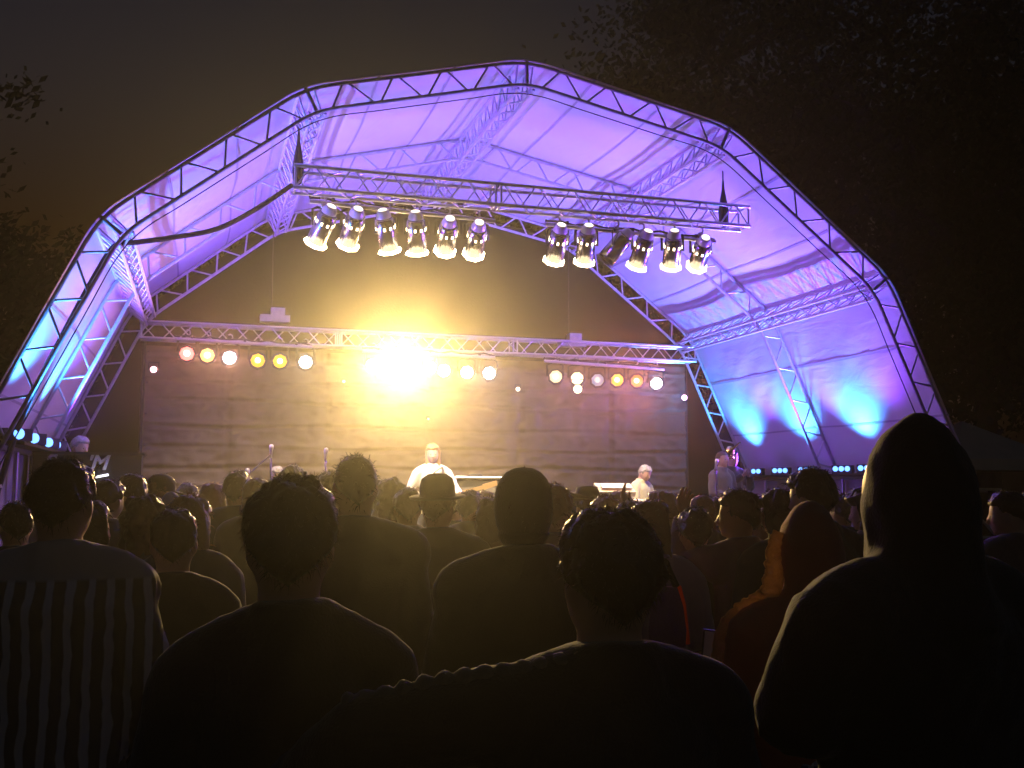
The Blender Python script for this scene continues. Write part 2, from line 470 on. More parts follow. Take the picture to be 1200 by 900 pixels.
def add_spot(name, loc, d, col, power, size, blend, parent, radius=.06):
    L = bpy.data.lights.new(name, 'SPOT'); L.energy = power; L.color = col; L.spot_size = R(size); L.spot_blend = blend; L.shadow_soft_size = radius
    o = bpy.data.objects.new(name, L); COL.objects.link(o); o.parent = parent
    o.matrix_local = Matrix.Translation(loc) @ V((0, 0, -1)).rotation_difference(V(d)).to_matrix().to_4x4()
    return o
def par_can(label, group, loc, d, colr, lens_s, frame_s, spot=None, vents=0, capm=None):
    """lamp hanging from a pipe; loc is the centre of the can, d the beam"""
    root = empty('stage_lamp', loc, label, 'stage lamp', group)
    d = V(d).normalized(); pan = math.atan2(d.x, d.y) if abs(d.x)+abs(d.y) > .01 else 0
    link('yoke', _lm['yoke'], root, Matrix.Rotation(-pan, 4, 'Z'))
    link('clamp', _lm['clamp'], root)
    q = V((0, 0, -1)).rotation_difference(d).to_matrix().to_4x4() @ Matrix.Translation((0, 0, .12))
    can = link('can', _lm['can'], root, q)
    link('rear_cap', _lm['rear_cap'], can)
    if vents > 0: link('cap_glow', glow_mesh('rear', (1, .85, .6), 2.5), can)  # glowing disc added to make the back of the cap shine
    link('lens', glow_mesh('lens', colr, lens_s), can)
    if 0 < lens_s < 9 and frame_s == 0: link('bulb_core', glow_mesh('core', tuple(.55+.45*x for x in colr), lens_s*2.2), can)
    if frame_s > 0: link('gel_frame', glow_mesh('frame', colr, frame_s), can)  # lamp spill and bloom on the frame, put in as emission
    else: 
        if 'fd' not in _lm: _lm['fd'] = _lm['frame'].mesh('gel_frame', M['dark'])
        link('gel_frame', _lm['fd'], can)
    if vents > 0:
        v = link('vent_slot', glow_mesh('vents', (1, .8, .5), vents), can); v['kind'] = 'stuff'
    if spot:
        power, size, blend, c2 = spot
        add_spot('lamp_light', (0, 0, -.345), (0, 0, -1), c2, power, size, blend, can, .08)
    return root
def lamp_bar(a, b, label, hang):
    a, b = V(a), V(b); root = empty('lamp_bar', a, label, 'lamp bar')
    bar('pipe', a, b, .025, M['alu'], root, a)
    for t in (.12, .5, .88):
        p = a.lerp(b, t); bar('hanger', p, p+V((0, 0, hang)), .02, M['dark'], root, a)
    MB().tube([(0, 0, .05)]+[V(b-a)*t+V((0, .02, .045+.02*math.sin(t*30))) for t in [k/12 for k in range(13)]], .014, 6).obj('cable', M['rubber'], root)
    return root

FY = 10.75; fzb = fz-.118-.06
WARM = (1, .74, .42)
fl = [((378, 266), (-.30, .55, -.80)), ((413, 268), (-.15, .55, -.80)), ((453, 273), (.02, .55, -.82)), ((488, 275), (.02, .55, -.82)), ((524, 277), (.06, .5, -.85)), ((558, 281), (.05, .5, -.85)),
      ((653, 287), (-.02, .5, -.85)), ((687, 288), (.0, .5, -.85)), ((722, 290), (-.42, .55, -.72)), ((752, 294), (-.30, .55, -.80)), ((788, 294), (-.02, .5, -.85)), ((821, 297), (-.04, .5, -.85))]
ordn = ['first', 'second', 'third', 'fourth', 'fifth', 'sixth']
lamp_bar(at(363, 236, FY), at(580, 259, FY), 'lamp bar under the left half of the front truss', .06)
lamp_bar(at(640, 263, FY), at(838, 283, FY), 'lamp bar under the right half of the front truss', .06)
FRONT_POWER = 800
AIM = [(.1, 13.0, 1.7), (1.0, 13.4, 2.0), (2.65, 12.2, 1.9), (2.65, 12.3, 1.6), (2.85, 14.6, 1.7), (3.2, 14.6, 1.8), (3.9, 13.6, 1.3), (4.6, 13.4, 1.2), (2.0, 13, 1.0), (4.6, 13.2, 1.4), (5.75, 12.7, 1.8), (6.3, 14.6, 1.9)]
for k, ((px, py), d) in enumerate(fl):
    half = 'left' if k < 6 else 'right'
    lit = k != 8
    p = at(px, py, FY); d = V(AIM[k])-p
    lb = '%s silver lamp from the left on the %s bar of the front truss' % (ordn[k % 6], half) if lit else 'unlit tilted silver lamp, third on the right bar of the front truss'
    par_can(lb, 'silver lamps hanging from the front truss', p, d, (1, .80, .48), 12 if lit else .05, 9 if lit else 0,
            (FRONT_POWER*{9: .8, 10: .6, 11: .35, 0: .7}.get(k, 1), 52, .8, WARM) if lit else None, 5 if lit else 0)

RY = 14.80
LW = (1, .93, .80); YE = (1, .72, .10)
rl = [((219, 414), (1, .20, .17), 2.4, 'pink red'), ((243, 416), (1, .52, .14), 2.0, 'amber'), ((269, 419), (.95, .95, 1), 2.5, 'white'), ((302, 422), (1, .60, .05), 1.1, 'yellow'), ((328, 423), (1, .60, .05), 1.1, 'yellow'), ((358, 424), (1, .95, .88), 3, 'white'),
      ((437, 428), (1, .84, .5), 12, 'dazzling warm'), ((470, 428), (1, .84, .5), 90, 'brightest, dazzling'), ((504, 431), (1, .84, .5), 12, 'dazzling warm'), ((520, 434), (1, .85, .5), 8, 'warm white'), ((547, 436), (1, .86, .5), 8, 'warm white'), ((573, 437), (.82, .92, 1), 5, 'cool white'),
      ((651, 441), (1, .85, .55), 1.1, 'cream'), ((676, 443), (1, .86, .55), 1.5, 'cream'), ((700, 445), (.42, .45, .62), .55, 'dim grey blue'), ((723, 445), (1, .55, .10), 1.0, 'amber'), ((746, 446), (.95, .28, .05), .8, 'deep orange'), ((769, 449), (.85, .9, 1), 3.0, 'cool white')]
camp = V((0, 0, CAMZ))
RSP = {0: (35, 55, .8, (1, .25, .2)), 1: (25, 55, .8, (1, .6, .3)), 2: (95, 165, 1.0, (1, .40, .28)), 5: (25, 55, .8, (1, .9, .8)), 6: (350, 56, 1.0, (1, .66, .20)), 7: (3300, 52, 1.0, (1, .66, .20)), 8: (350, 56, 1.0, (1, .66, .20)),
       10: (95, 165, 1.0, (1, .40, .28)), 11: (30, 55, .8, (.8, .9, 1)), 13: (95, 165, 1.0, (1, .40, .28)), 15: (35, 64, .8, (1, .45, .15)), 16: (150, 64, .8, (1, .22, .14)), 17: (25, 60, .8, (.8, .85, 1))}  # the very wide pinkish entries are fill added to warm the roof
for k, ((px, py), colr, s, nm) in enumerate(rl):
    p = at(px, py, RY)
    if 6 <= k <= 8: tgt = camp
    else: tgt = camp + V((p.x*.35, 3.0, -.4))
    d = (tgt-p).normalized()
    sec = ['left', 'middle', 'right'][k//6]
    par_can('%s lamp, %s from the left on the %s bar of the rear truss' % (nm, ordn[k % 6], sec), 'coloured lamps hanging from the rear truss', p - d*.1, d, colr, s, 0, RSP.get(k))
for a, b, nm in (((205, 397), (366, 407), 'left'), ((425, 411), (580, 419), 'middle'), ((638, 423), (778, 433), 'right')):
    lamp_bar(at(*a, RY), at(*b, RY), 'lamp bar under the %s of the rear truss' % nm, .06)

def spot_pod(px, py, y, colr, s, label, r=.05):
    p = at(px, py, y); root = empty('small_spotlight', p, label, 'spotlight', 'small spotlights round the backdrop')
    d = (camp-p).normalized(); q = V((0, 0, -1)).rotation_difference(d).to_matrix().to_4x4()
    MB().lathe([(r*.5, .12), (r, .10), (r*1.1, -.02), (r*1.0, -.02), (r*.9, .0)], 12).obj('housing', M['dark'], root, True, q)
    MB().lathe([(r*.9, -.012), (0, -.025)], 12, cap=False).obj('lens', glow('pod_light', colr, s), root, True, q)
    MB().tube([(-r*1.3, 0, 0), (-r*1.3, 0, r*2), (r*1.3, 0, r*2), (r*1.3, 0, 0)], .008, 5).obj('bracket', M['dark'], root)
spot_pod(180, 433, 14.9, (1, .55, .6), 5, 'small pink spotlight at the left edge of the backdrop')
spot_pod(802, 466, 14.9, (1, .62, .9), 5, 'small pink spotlight at the right edge of the backdrop')
spot_pod(607, 456, 14.9, (1, .85, .65), 4, 'small warm spotlight hanging right of the dazzling lamps', .035)
spot_pod(677, 456, 14.7, (1, .86, .55), 2.2, 'small cream spotlight hanging under the cream lamp', .075)
spot_pod(403, 447, 15.0, (1, .85, .55), 4, 'tiny spotlight on the backdrop left of the dazzling lamps', .022)
spot_pod(502, 491, 15.0, (1, .8, .4), 2, 'tiny spotlight low on the backdrop above the singer', .02)

# LED floor lights along both side walls
CY = (.04, .28, 1.0); VI = (.24, .045, 1.0)
def led_bar(p, d, colr, label, group, power, size, turn, single=0):
    root = empty('floor_light', p, label, 'floor light', group)
    q = Matrix.Rotation(turn, 4, 'Z')
    MB().box((0, 0, .055), (.12, .27, .11), Matrix.Rotation(R(0), 4, 'Y')).obj('housing', M['dark'], root, False, q)
    MB().tube([(0, -.15, .05), (0, -.15, -.0), (0, .15, -.0), (0, .15, .05)], .012, 6, up=(1, 0, 0)).obj('bracket', M['dark'], root, True, q)
    for k in ((0,) if single else (-1, 0, 1)):
        MB().lathe([(.036, -.012), (.036, .006), (.03, .012), (0, .016)], 12, Matrix.Translation((-.064, k*.082, .062)) @ Matrix.Rotation(R(-90), 4, 'Y') @ Matrix.Diagonal((1.4 if single else 1,)*2+(1, 1))).obj('lens', glow('led_light', (.14, .36, 1.0), 3.0), root, True, q)
    add_spot('led_beam', (.13 if p.x < 3 else -.13, 0, .16), d, colr, power, size, 1.0, root, .05)
LEDP = {CY: 640, VI: 1200}
rr = [(885, CY), (916, VI), (947, CY), (988, VI), (1018, CY), (1062, VI)]
for k, (px, colr) in enumerate(rr):
    p = at_x(px, 553, 8.36); p.z = 1.915
    led_bar(p, (-.42, 0.0, 1) if colr is CY else (-1, 0, .85), colr, '%s three cell blue light from the back along the right ledge' % ordn[k], 'blue floor lights on the right ledge', LEDP[colr], 104 if colr is CY else 106, R(35))
ll = [(38, 11.1, VI), (54, 12.1, CY), (64, 12.75, VI), (2, 10.2, CY)]
for k, (px, y, colr) in enumerate(ll):
    p = V((-1.62, y, 2.115))
    led_bar(p, (.42, 0, 1) if colr is CY else (1, 0, .85), colr, ['blue light on the left ledge nearest the striped shirt man', 'middle blue light on the left ledge', 'third blue light on the left ledge beside the booth performer', 'blue light at the foot of the front left arch'][k], 'blue floor lights on the left ledge', LEDP[colr], 104 if colr is CY else 106, R(180-50), 1)

# ------------------------------------------------------------------ hoists, cables
def hoist(top, bot, label):
    root = empty('chain_hoist', bot, label, 'hoist'); h = top.z-bot.z
    bar('chain', bot+V((0, 0, .34)), top, .010, M['dark'], root, bot, 6)
    MB().lathe([(.012, .46), (.020, .34), (.042, .22), (.062, .08), (.058, -.05), (.03, -.11)], 9).obj('motor_cover', M['rubber'], root)
    MB().lathe([(.0, .0), (.03, .02), (.03, .08), (.0, .1)], 8, Matrix.Translation((0, 0, h-.12))).obj('hook', M['steel'], root)
p = at(848, 256, 10.75); hoist(V((p.x, p.y, 5.72)), p, 'black chain hoist holding the right end of the front truss')
p = at(349, 204, 10.75); hoist(V((p.x, p.y, 5.60)), p, 'black chain hoist holding the left end of the front truss')
for k, (px, py) in enumerate(((322, 374), (670, 403))):
    p = at(px, py, 15.0); root = empty('chain_hoist', p, ['chain hoist box sitting on the rear truss left of the dazzling lamps', 'chain hoist box sitting on the rear truss right of the dazzling lamps'][k], 'hoist')
    MB().box((0, 0, .0), (.42, .2, .10)).box((.04, 0, .10), (.2, .16, .12)).obj('motor', M['steel'], root, False)
    bar('chain', p+V((-.05, 0, .1)), p+V((-.05, 0, 1.55)), .008, M['dark'], root, p, 6)
il = inset(PTS, DEPTH+.06)
def cable(name, pts, rad, label):
    pts = [V(p) for p in pts]; o3 = pts[0]; sm = []
    for i in range(len(pts)-1):
        p0, p1, p2, p3 = pts[max(0, i-1)], pts[i], pts[i+1], pts[min(len(pts)-1, i+2)]
        for k in range(8):
            t = k/8
            sm.append(.5*((2*p1)+(-p0+p2)*t+(2*p0-5*p1+4*p2-p3)*t*t+(-p0+3*p1-3*p2+p3)*t**3))
    sm.append(pts[-1])
    o = MB().tube([p-o3 for p in sm], rad, 8).obj(name, M['rubber']); o.location = o3
    return tag(o, label, 'cable')
cable('power_cable', [V((-2.1, 10.2, .05)), at(2, 560, 10.15), at(30, 480, 10.15), at(75, 390, 10.15), at(112, 322, 10.12), at(135, 288, 10.15), at(160, 284, 10.25), at(205, 278, 10.4), at(255, 268, 10.5), at(300, 245, 10.6), at(342, 217, 10.72)], .027,
      'thick black cable bundle climbing the left arch and drooping to the front truss')
def il_at(t, i, y): 
    q = il[i].lerp(il[i+1], t); return V((q.x, y, q.y))
cable('edge_rope', [il_at(.0, 0, 10.1)]+[il_at(t, i, 10.1) for i in range(6) for t in (.08, .3, .7, .92)]+[il_at(1, 5, 10.1)], .006, 'thin dark rope following the inside of the front arch')

# ------------------------------------------------------------------ trees, tent
def tree(x, y, h, cr, seed, label, dens=20000, base=.28, leaf=.12):
    rnd = random.Random(seed)
    root = empty('tree', (x, y, 0), label, 'tree', 'dark trees round the stage')
    mb = MB(); tips = []
    mb.tube([(0, 0, -.1), (.1, .05, h*.2), (.0, .2, h*.45), (.2, .1, h*.75)], [h*.024, h*.019, h*.014, h*.004], 9)
    mb.obj('trunk', M['bark'], root)
    cl = []
    for k in range(26):
        z = h*rnd.uniform(base, .8); a = rnd.uniform(0, 6.28); l = cr*rnd.uniform(.5, 1.0)*(1-.45*abs(z/h-.5))
        p0 = V((.1, .1, z)); p1 = p0+V((math.cos(a)*l*.5, math.sin(a)*l*.5, l*.22)); p2 = p0+V((math.cos(a)*l, math.sin(a)*l, l*.30))
        MB().tube([p0, p1, p2], [h*.007, h*.004, h*.0015], 5).obj('limb', M['bark'], root)
        for t in (.45, .75, 1.0):
            for q in range(2): cl.append((p0.lerp(p2, t)+V((rnd.gauss(0, .5), rnd.gauss(0, .5), rnd.gauss(0, .4))), rnd.uniform(.7, 1.5)*cr/5))
    for k in range(8): cl.append((V((rnd.gauss(0, cr*.2), rnd.gauss(0, cr*.2), h*rnd.uniform(.75, .97))), rnd.uniform(.7, 1.3)*cr/5))
    vs = []; fs = []
    for k in range(dens):
        c0, r0 = cl[rnd.randrange(len(cl))]
        p = c0 + V((rnd.gauss(0, .55), rnd.gauss(0, .55), rnd.gauss(0, .42)))*r0
        n = V((rnd.gauss(0, 1), rnd.gauss(0, 1), rnd.gauss(0, .8))).normalized(); u = n.orthogonal().normalized(); w = n.cross(u)
        s = leaf*rnd.uniform(.6, 1.3); b = len(vs)
        vs += [p-u*s, p+w*s*.45, p+u*s, p-w*s*.45]; fs.append((b, b+1, b+2, b+3))
    f = link('foliage', to_mesh('foliage', vs, fs, M['leaf']), root); f['kind'] = 'stuff'
    return root
M['leaf'] = varied(mat('leaf', (.042, .055, .025), .7, spec=.12), .4, 3)
TR = [(13.6, 25, 18.5, 4.8, 'tall dark tree rising behind the right half of the roof', 15000), (18.5, 24, 19, 6.0, 'tall dark tree filling the upper right corner', 16000), (16.5, 18.5, 13, 4.6, 'dark tree close beside the right wall of the stage', 12000),
      (23, 19, 17, 5.5, 'dark tree at the far right edge beyond the stage', 12000), (6.0, 24, 8.5, 4.0, 'low tree behind the stage, seen through the gap above the backdrop', 9000), (1.0, 25, 8.0, 4.0, 'low tree behind the left half of the backdrop', 9000),
      (-3.9, 27, 8.8, 3.6, 'broad dark tree low behind the left wall of the roof', 9000), (-8.0, 25, 12.5, 3.6, 'dark tree at the left edge whose twigs reach in', 9000), (29, 26, 19, 6, 'tall tree farthest away on the right', 10000), (14.5, 30, 16, 5.5, 'tree standing behind the others on the right', 9000)]
for k, (x, y, h, cr, lb, dn) in enumerate(TR): tree(x, y, h, cr, 11+k, lb, int(dn*2.0), .12 if h < 10 else .2)

tr = empty('marquee', (13.9, 16.2, 0), 'small pale marquee with pitched roof beyond the right wall', 'tent')
tm = varied(mat('tent_canvas', (.5, .46, .40), .8), .2, 3)
a = MB(); vs = [(-1.2, -1.2, 2.25), (1.2, -1.2, 2.25), (1.2, 1.2, 2.25), (-1.2, 1.2, 2.25), (0, 0, 3.0), (-1.2, -1.2, 2.05), (1.2, -1.2, 2.05), (1.2, 1.2, 2.05), (-1.2, 1.2, 2.05)]
a.add(vs, [(0, 1, 4), (1, 2, 4), (2, 3, 4), (3, 0, 4), (5, 6, 1, 0), (6, 7, 2, 1), (7, 8, 3, 2), (8, 5, 0, 3)]); a.obj('canopy', tm, tr, False)
for i in (-1, 1):
    for j in (-1, 1): bar('pole', V((13.9+i*1.17, 16.2+j*1.17, 0)), V((13.9+i*1.17, 16.2+j*1.17, 2.2)), .025, M['steel'], tr, V((13.9, 16.2, 0)))

# ------------------------------------------------------------------ haze in the air, added for the lamp halo and the veil over the crowd
def haze(density, g_):
    m = bpy.data.materials.new('haze'); m.use_nodes = True; n = m.node_tree.nodes; n.clear()
    o = n.new('ShaderNodeOutputMaterial'); v = n.new('ShaderNodeVolumePrincipled')
    v.inputs['Color'].default_value = (.9, .88, .85, 1); v.inputs['Density'].default_value = density; v.inputs['Anisotropy'].default_value = g_
    m.node_tree.links.new(v.outputs[0], o.inputs['Volume'])
    h = MB().box((0, 0, 10.5), (344, 344, 23)).obj('haze', m, None, False); tag(h, kind='stuff')
haze(.0060, .90)
# ------------------------------------------------------------------ people
def remeshed(mb, voxel, smooth_it=3, name='body'):
    me = to_mesh('tmp', mb.v, mb.f, None)
    o = bpy.data.objects.new('tmp', me); COL.objects.link(o)
    r = o.modifiers.new('r', 'REMESH'); r.mode = 'VOXEL'; r.voxel_size = voxel
    if smooth_it:
        s = o.modifiers.new('s', 'SMOOTH'); s.iterations = smooth_it; s.factor = .5
    dg = bpy.context.evaluated_depsgraph_get()
    out = bpy.data.meshes.new_from_object(o.evaluated_get(dg))
    bpy.data.objects.remove(o); bpy.data.meshes.remove(me)
    out.name = name
    return out
def finish(me, m, wr=0.0, wsc=9.0, seed=0, stretch=(1, 1, .55)):
    if wr:
        nv = len(me.vertices); co = [v.co.copy() for v in me.vertices]; no = [v.normal.copy() for v in me.vertices]
        for i in range(nv):
            p = co[i]; q = V((p.x*stretch[0]*wsc+seed, p.y*stretch[1]*wsc, p.z*stretch[2]*wsc))
            d = noise.noise(q)*.6 + (.5-abs(noise.noise(q*2.1)))*.5
            me.vertices[i].co = p + no[i]*(d*wr)
    me.materials.clear(); me.materials.append(m)
    me.polygons.foreach_set('use_smooth', [True]*len(me.polygons)); me.update()
    return me
def merge(meshes):
    """join mesh copies (mesh, matrix) into one vertex and face list"""
    vs = []; fs = []
    for me, mt in meshes:
        b = len(vs); vs += [mt @ v.co for v in me.vertices]; fs += [tuple(i+b for i in p.vertices) for p in me.polygons]
    return vs, fs

# a hand hanging down from the wrist at the origin: palm, four fingers of different length, thumb from the side
def make_hand():
    mb = MB()
    mb.tube([(0, 0, .01), (0, 0, -.03), (0, .002, -.07), (0, .003, -.095)], [.026, .034, .042, .040], 10, ax=(.42, 1), up=(0, 1, 0))
    for k, (y, L) in enumerate(((.030, .072), (.010, .082), (-.010, .076), (-.029, .060))):
        c = .35+.08*k
        p0 = V((0, y, -.085)); p1 = p0+V((math.sin(c*.5)*L*.45, y*.1, -math.cos(c*.5)*L*.45)); p2 = p1+V((math.sin(c*1.3)*L*.33, 0, -math.cos(c*1.3)*L*.33)); p3 = p2+V((math.sin(c*2)*L*.25, 0, -math.cos(c*2)*L*.25))
        mb.tube([p0, p1, p2, p3], [.0095, .009, .008, .0065], 8)
    mb.tube([(0, .022, -.028), (.012, .046, -.052), (.022, .056, -.078), (.030, .055, -.098)], [.015, .012, .010, .007], 8)
    return remeshed(mb, .0042, 2, 'hand')
HAND = make_hand()

NECK = V((0, -.005, 1.50))
ARMS = {
 'down':   (((.185, -.01, 1.405), (.235, -.03, 1.13), (.225, .07, .89)),)*2,
 'front':  (((.185, -.01, 1.405), (.245, .02, 1.13), (.10, .22, 1.10)),)*2,
 'pocket': (((.185, -.01, 1.405), (.275, -.05, 1.14), (.20, .08, .93)),)*2,
 'clap':   (((.185, .0, 1.405), (.23, .16, 1.20), (.05, .36, 1.38)),)*2,
 'raised': (((.185, -.01, 1.405), (.235, -.03, 1.13), (.225, .07, .89)), ((.195, .0, 1.42), (.27, .20, 1.45), (.20, .24, 1.72))),
 'raised_left': (((.195, .0, 1.42), (.25, .18, 1.40), (.16, .26, 1.64)), ((.185, -.01, 1.405), (.235, -.03, 1.13), (.225, .07, .89))),
 'wide_left': (((.20, -.01, 1.415), (.47, .03, 1.375), (.60, .26, 1.20)), ((.185, -.01, 1.405), (.26, -.02, 1.13), (.20, .14, .95))),
 'hold_up': (((.20, -.01, 1.41), (.275, .02, 1.235), (.03, .20, 1.27)),)*2,
 'guitar': (((.185, -.01, 1.405), (.30, .06, 1.18), (.34, .30, 1.12)), ((.185, -.01, 1.405), (.30, -.02, 1.16), (.08, .20, 1.02))),
 'keys': (((.185, -.01, 1.405), (.25, .06, 1.15), (.16, .32, 1.10)),)*2,
}
def limb_pts(pose):
    out = []
    for s, j in zip((-1, 1), ARMS[pose]): out.append([V((p[0]*s, p[1], p[2])) for p in j])
    return out
_body = {}
def head_solids(mb, mt):
    def P(p): return mt @ V(p)
    h = MB()
    h.ball((0, .010, 1.640), (.075, .094, .112), 24, 18)
    for v in h.v:
        q = v-V((0, .010, 1.640)); e = V((abs(q.x)/.075, abs(q.y)/.094, abs(q.z)/.112)); L = (e.x**2.5+e.y**2.5+e.z**2.5)**(1/2.5); v.xyz = V((0, .010, 1.640))+q/max(L, 1e-6)
    h.tube([(0, .015, 1.60), (0, .055, 1.557), (0, .072, 1.548)], [.062, .046, .030], 12)
    h.ball((0, .088, 1.666), (.050, .016, .011)); h.ball((0, .098, 1.578), (.025, .010, .009)); h.ball((0, .084, 1.550), (.022, .016, .016))
    for s in (-1, 1):
        h.ball((s*.078, .002, 1.632), (.012, .022, .033)); h.ball((s*.040, .080, 1.618), (.022, .018, .020))
    h.tube([(0, .098, 1.658), (0, .112, 1.632), (0, .121, 1.612), (0, .104, 1.603)], [.008, .011, .016, .012], 8)
    mb.add([mt @ v for v in h.v], h.f)
def head_mtx(yaw, nod, roll=0):
    return Matrix.Translation(NECK) @ Matrix.Rotation(yaw, 4, 'Z') @ Matrix.Rotation(nod, 4, 'X') @ Matrix.Rotation(roll, 4, 'Y') @ Matrix.Translation(-NECK)
def body_mesh(pose, yaw, nod, fat, skin, crouch=0):
    k = ('body', pose, round(yaw, 2), round(nod, 2), fat, skin.name)
    if k in _body: return _body[k]
    mb = MB(); w = fat
    mb.tube([(0, 0, .86), (0, 0, .95), (0, 0, 1.04), (0, 0, 1.12), (0, -.005, 1.25), (0, -.01, 1.36), (0, -.012, 1.43), (0, -.012, 1.46)], [.13*w, .155*w, .145*w, .135*w, .155*w, .165, .13, .08], 20, ax=(1, .68))
    mb.tube([(0, -.014, 1.43), (0, -.006, 1.50), (0, .006, 1.58)], [.078, .066, .060], 16)
    for s in (-1, 1):
        mb.tube([(s*.03, -.012, 1.475), (s*.10, -.012, 1.445), (s*.175, -.01, 1.405)], [.04, .052, .058], 12)
        mb.tube([(s*.09, 0, .93), (s*.10, .005, .72), (s*.105, .01, .50), (s*.108, -.015, .33), (s*.11, -.03, .09), (s*.11, -.03, .04)], [.092*w, .082*w, .057, .055, .038, .04], 14)
        mb.tube([(s*.11, -.06, .035), (s*.112, .04, .035), (s*.115, .16, .025)], [.036, .040, .026], 10)
    arms = limb_pts(pose); hands = []
    for s, (a, b, c_) in zip((-1, 1), arms):
        mb.tube([a, a.lerp(b, .5), b, b.lerp(c_, .35), c_], [.056, .048, .040, .041, .027], 12)
        d = (c_-b).normalized()
        q = V((0, 0, -1)).rotation_difference(d).to_matrix().to_4x4()
        hands.append((HAND, Matrix.Translation(c_) @ q @ Matrix.Diagonal((-s, 1, 1, 1))))
    head_solids(mb, head_mtx(yaw, nod))
    me = remeshed(mb, .0115, 2)
    vs, fs = merge([(me, Matrix.Identity(4))]+hands)
    bpy.data.meshes.remove(me)
    _body[k] = to_mesh('body', vs, fs, skin, True)
    return _body[k]
def top_mesh(pose, fat, thick, hem, m, style='jacket', seed=0, wr=.010):
    k = ('top', pose, fat, thick, hem, m.name, style, seed)
    if k in _body: return _body[k]
    mb = MB(); t = thick; w = fat
    mb.tube([(0, 0, hem), (0, 0, .92), (0, 0, 1.04), (0, 0, 1.12), (0, -.008, 1.25), (0, -.013, 1.36), (0, -.014, 1.43), (0, -.014, 1.465)], [.165*w+t, .16*w+t, .155*w+t, .15*w+t, .162*w+t, .168*w+t, .132+t, .075+t*.5], 24, ax=(1, .70))
    for s in (-1, 1):
        mb.tube([(s*.03, -.014, 1.490), (s*.10, -.014, 1.455), (s*.165*w, -.01, 1.412), (s*.20*w, -.01, 1.375)], [.045+t*.3, .058+t*.5, .064+t*.8, .066+t*.8], 16); mb.ball((s*.185*w, -.01, 1.39), .066+t*.8)
    for s, (a, b, c_) in zip((-1, 1), limb_pts(pose)):
        c2 = b.lerp(c_, .97)
        mb.tube([a, a.lerp(b, .5), b, b.lerp(c2, .4), c2], [.060+t*.8, .055+t*.8, .050+t*.8, .047+t*.8, .036+t*.7], 14)
    if style in ('jacket', 'shirt', 'hood_up', 'hood_down'):
        mb.tube([(0, -.018, 1.45), (0, -.016, 1.495), (0, -.012, 1.535)], [.088+t*.6, .084+t*.5, .080+t*.35], 18)
    if style == 'hood_down':
        mb.ball((0, -.10, 1.465), (.125, .07, .055)); mb.ball((0, -.12, 1.43), (.09, .05, .07))
    if style == 'hood_up':
        mb.tube([(0, -.02, 1.40), (0, -.02, 1.48), (0, -.012, 1.56), (0, -.008, 1.64), (0, -.012, 1.72), (0, -.020, 1.775), (0, -.03, 1.805)], [.155, .112, .106, .110, .094, .060, .018], 24, ax=(.88, 1.12))
    me = finish(remeshed(mb, .0145, 9, 'top'), m, wr, 8, seed)
    _body[k] = me; return me
def trouser_mesh(fat, m, seed=0):
    k = ('tr', fat, m.name, seed)
    if k in _body: return _body[k]
    mb = MB(); w = fat
    mb.tube([(0, 0, .80), (0, 0, .90), (0, 0, 1.0)], [.15*w, .172*w, .160*w], 20, ax=(1, .72))
    for s in (-1, 1): mb.tube([(s*.09, 0, .90), (s*.10, .005, .72), (s*.105, .01, .50), (s*.108, -.015, .30), (s*.11, -.025, .07)], [.105*w, .098*w, .08, .075, .07], 14)
    me = finish(remeshed(mb, .018, 3, 'trousers'), m, .010, 9, seed); _body[k] = me; return me
def shoe_mesh():
    if 'shoe' in _body: return _body['shoe']
    mb = MB()
    mb.tube([(0, -.09, .045), (0, -.03, .05), (0, .06, .045), (0, .19, .03)], [.04, .047, .047, .03], 12, ax=(1, .95)); mb.box((0, .04, .012), (.085, .27, .024))
    _body['shoe'] = finish(remeshed(mb, .012, 2, 'shoe'), M['rubber']); return _body['shoe']

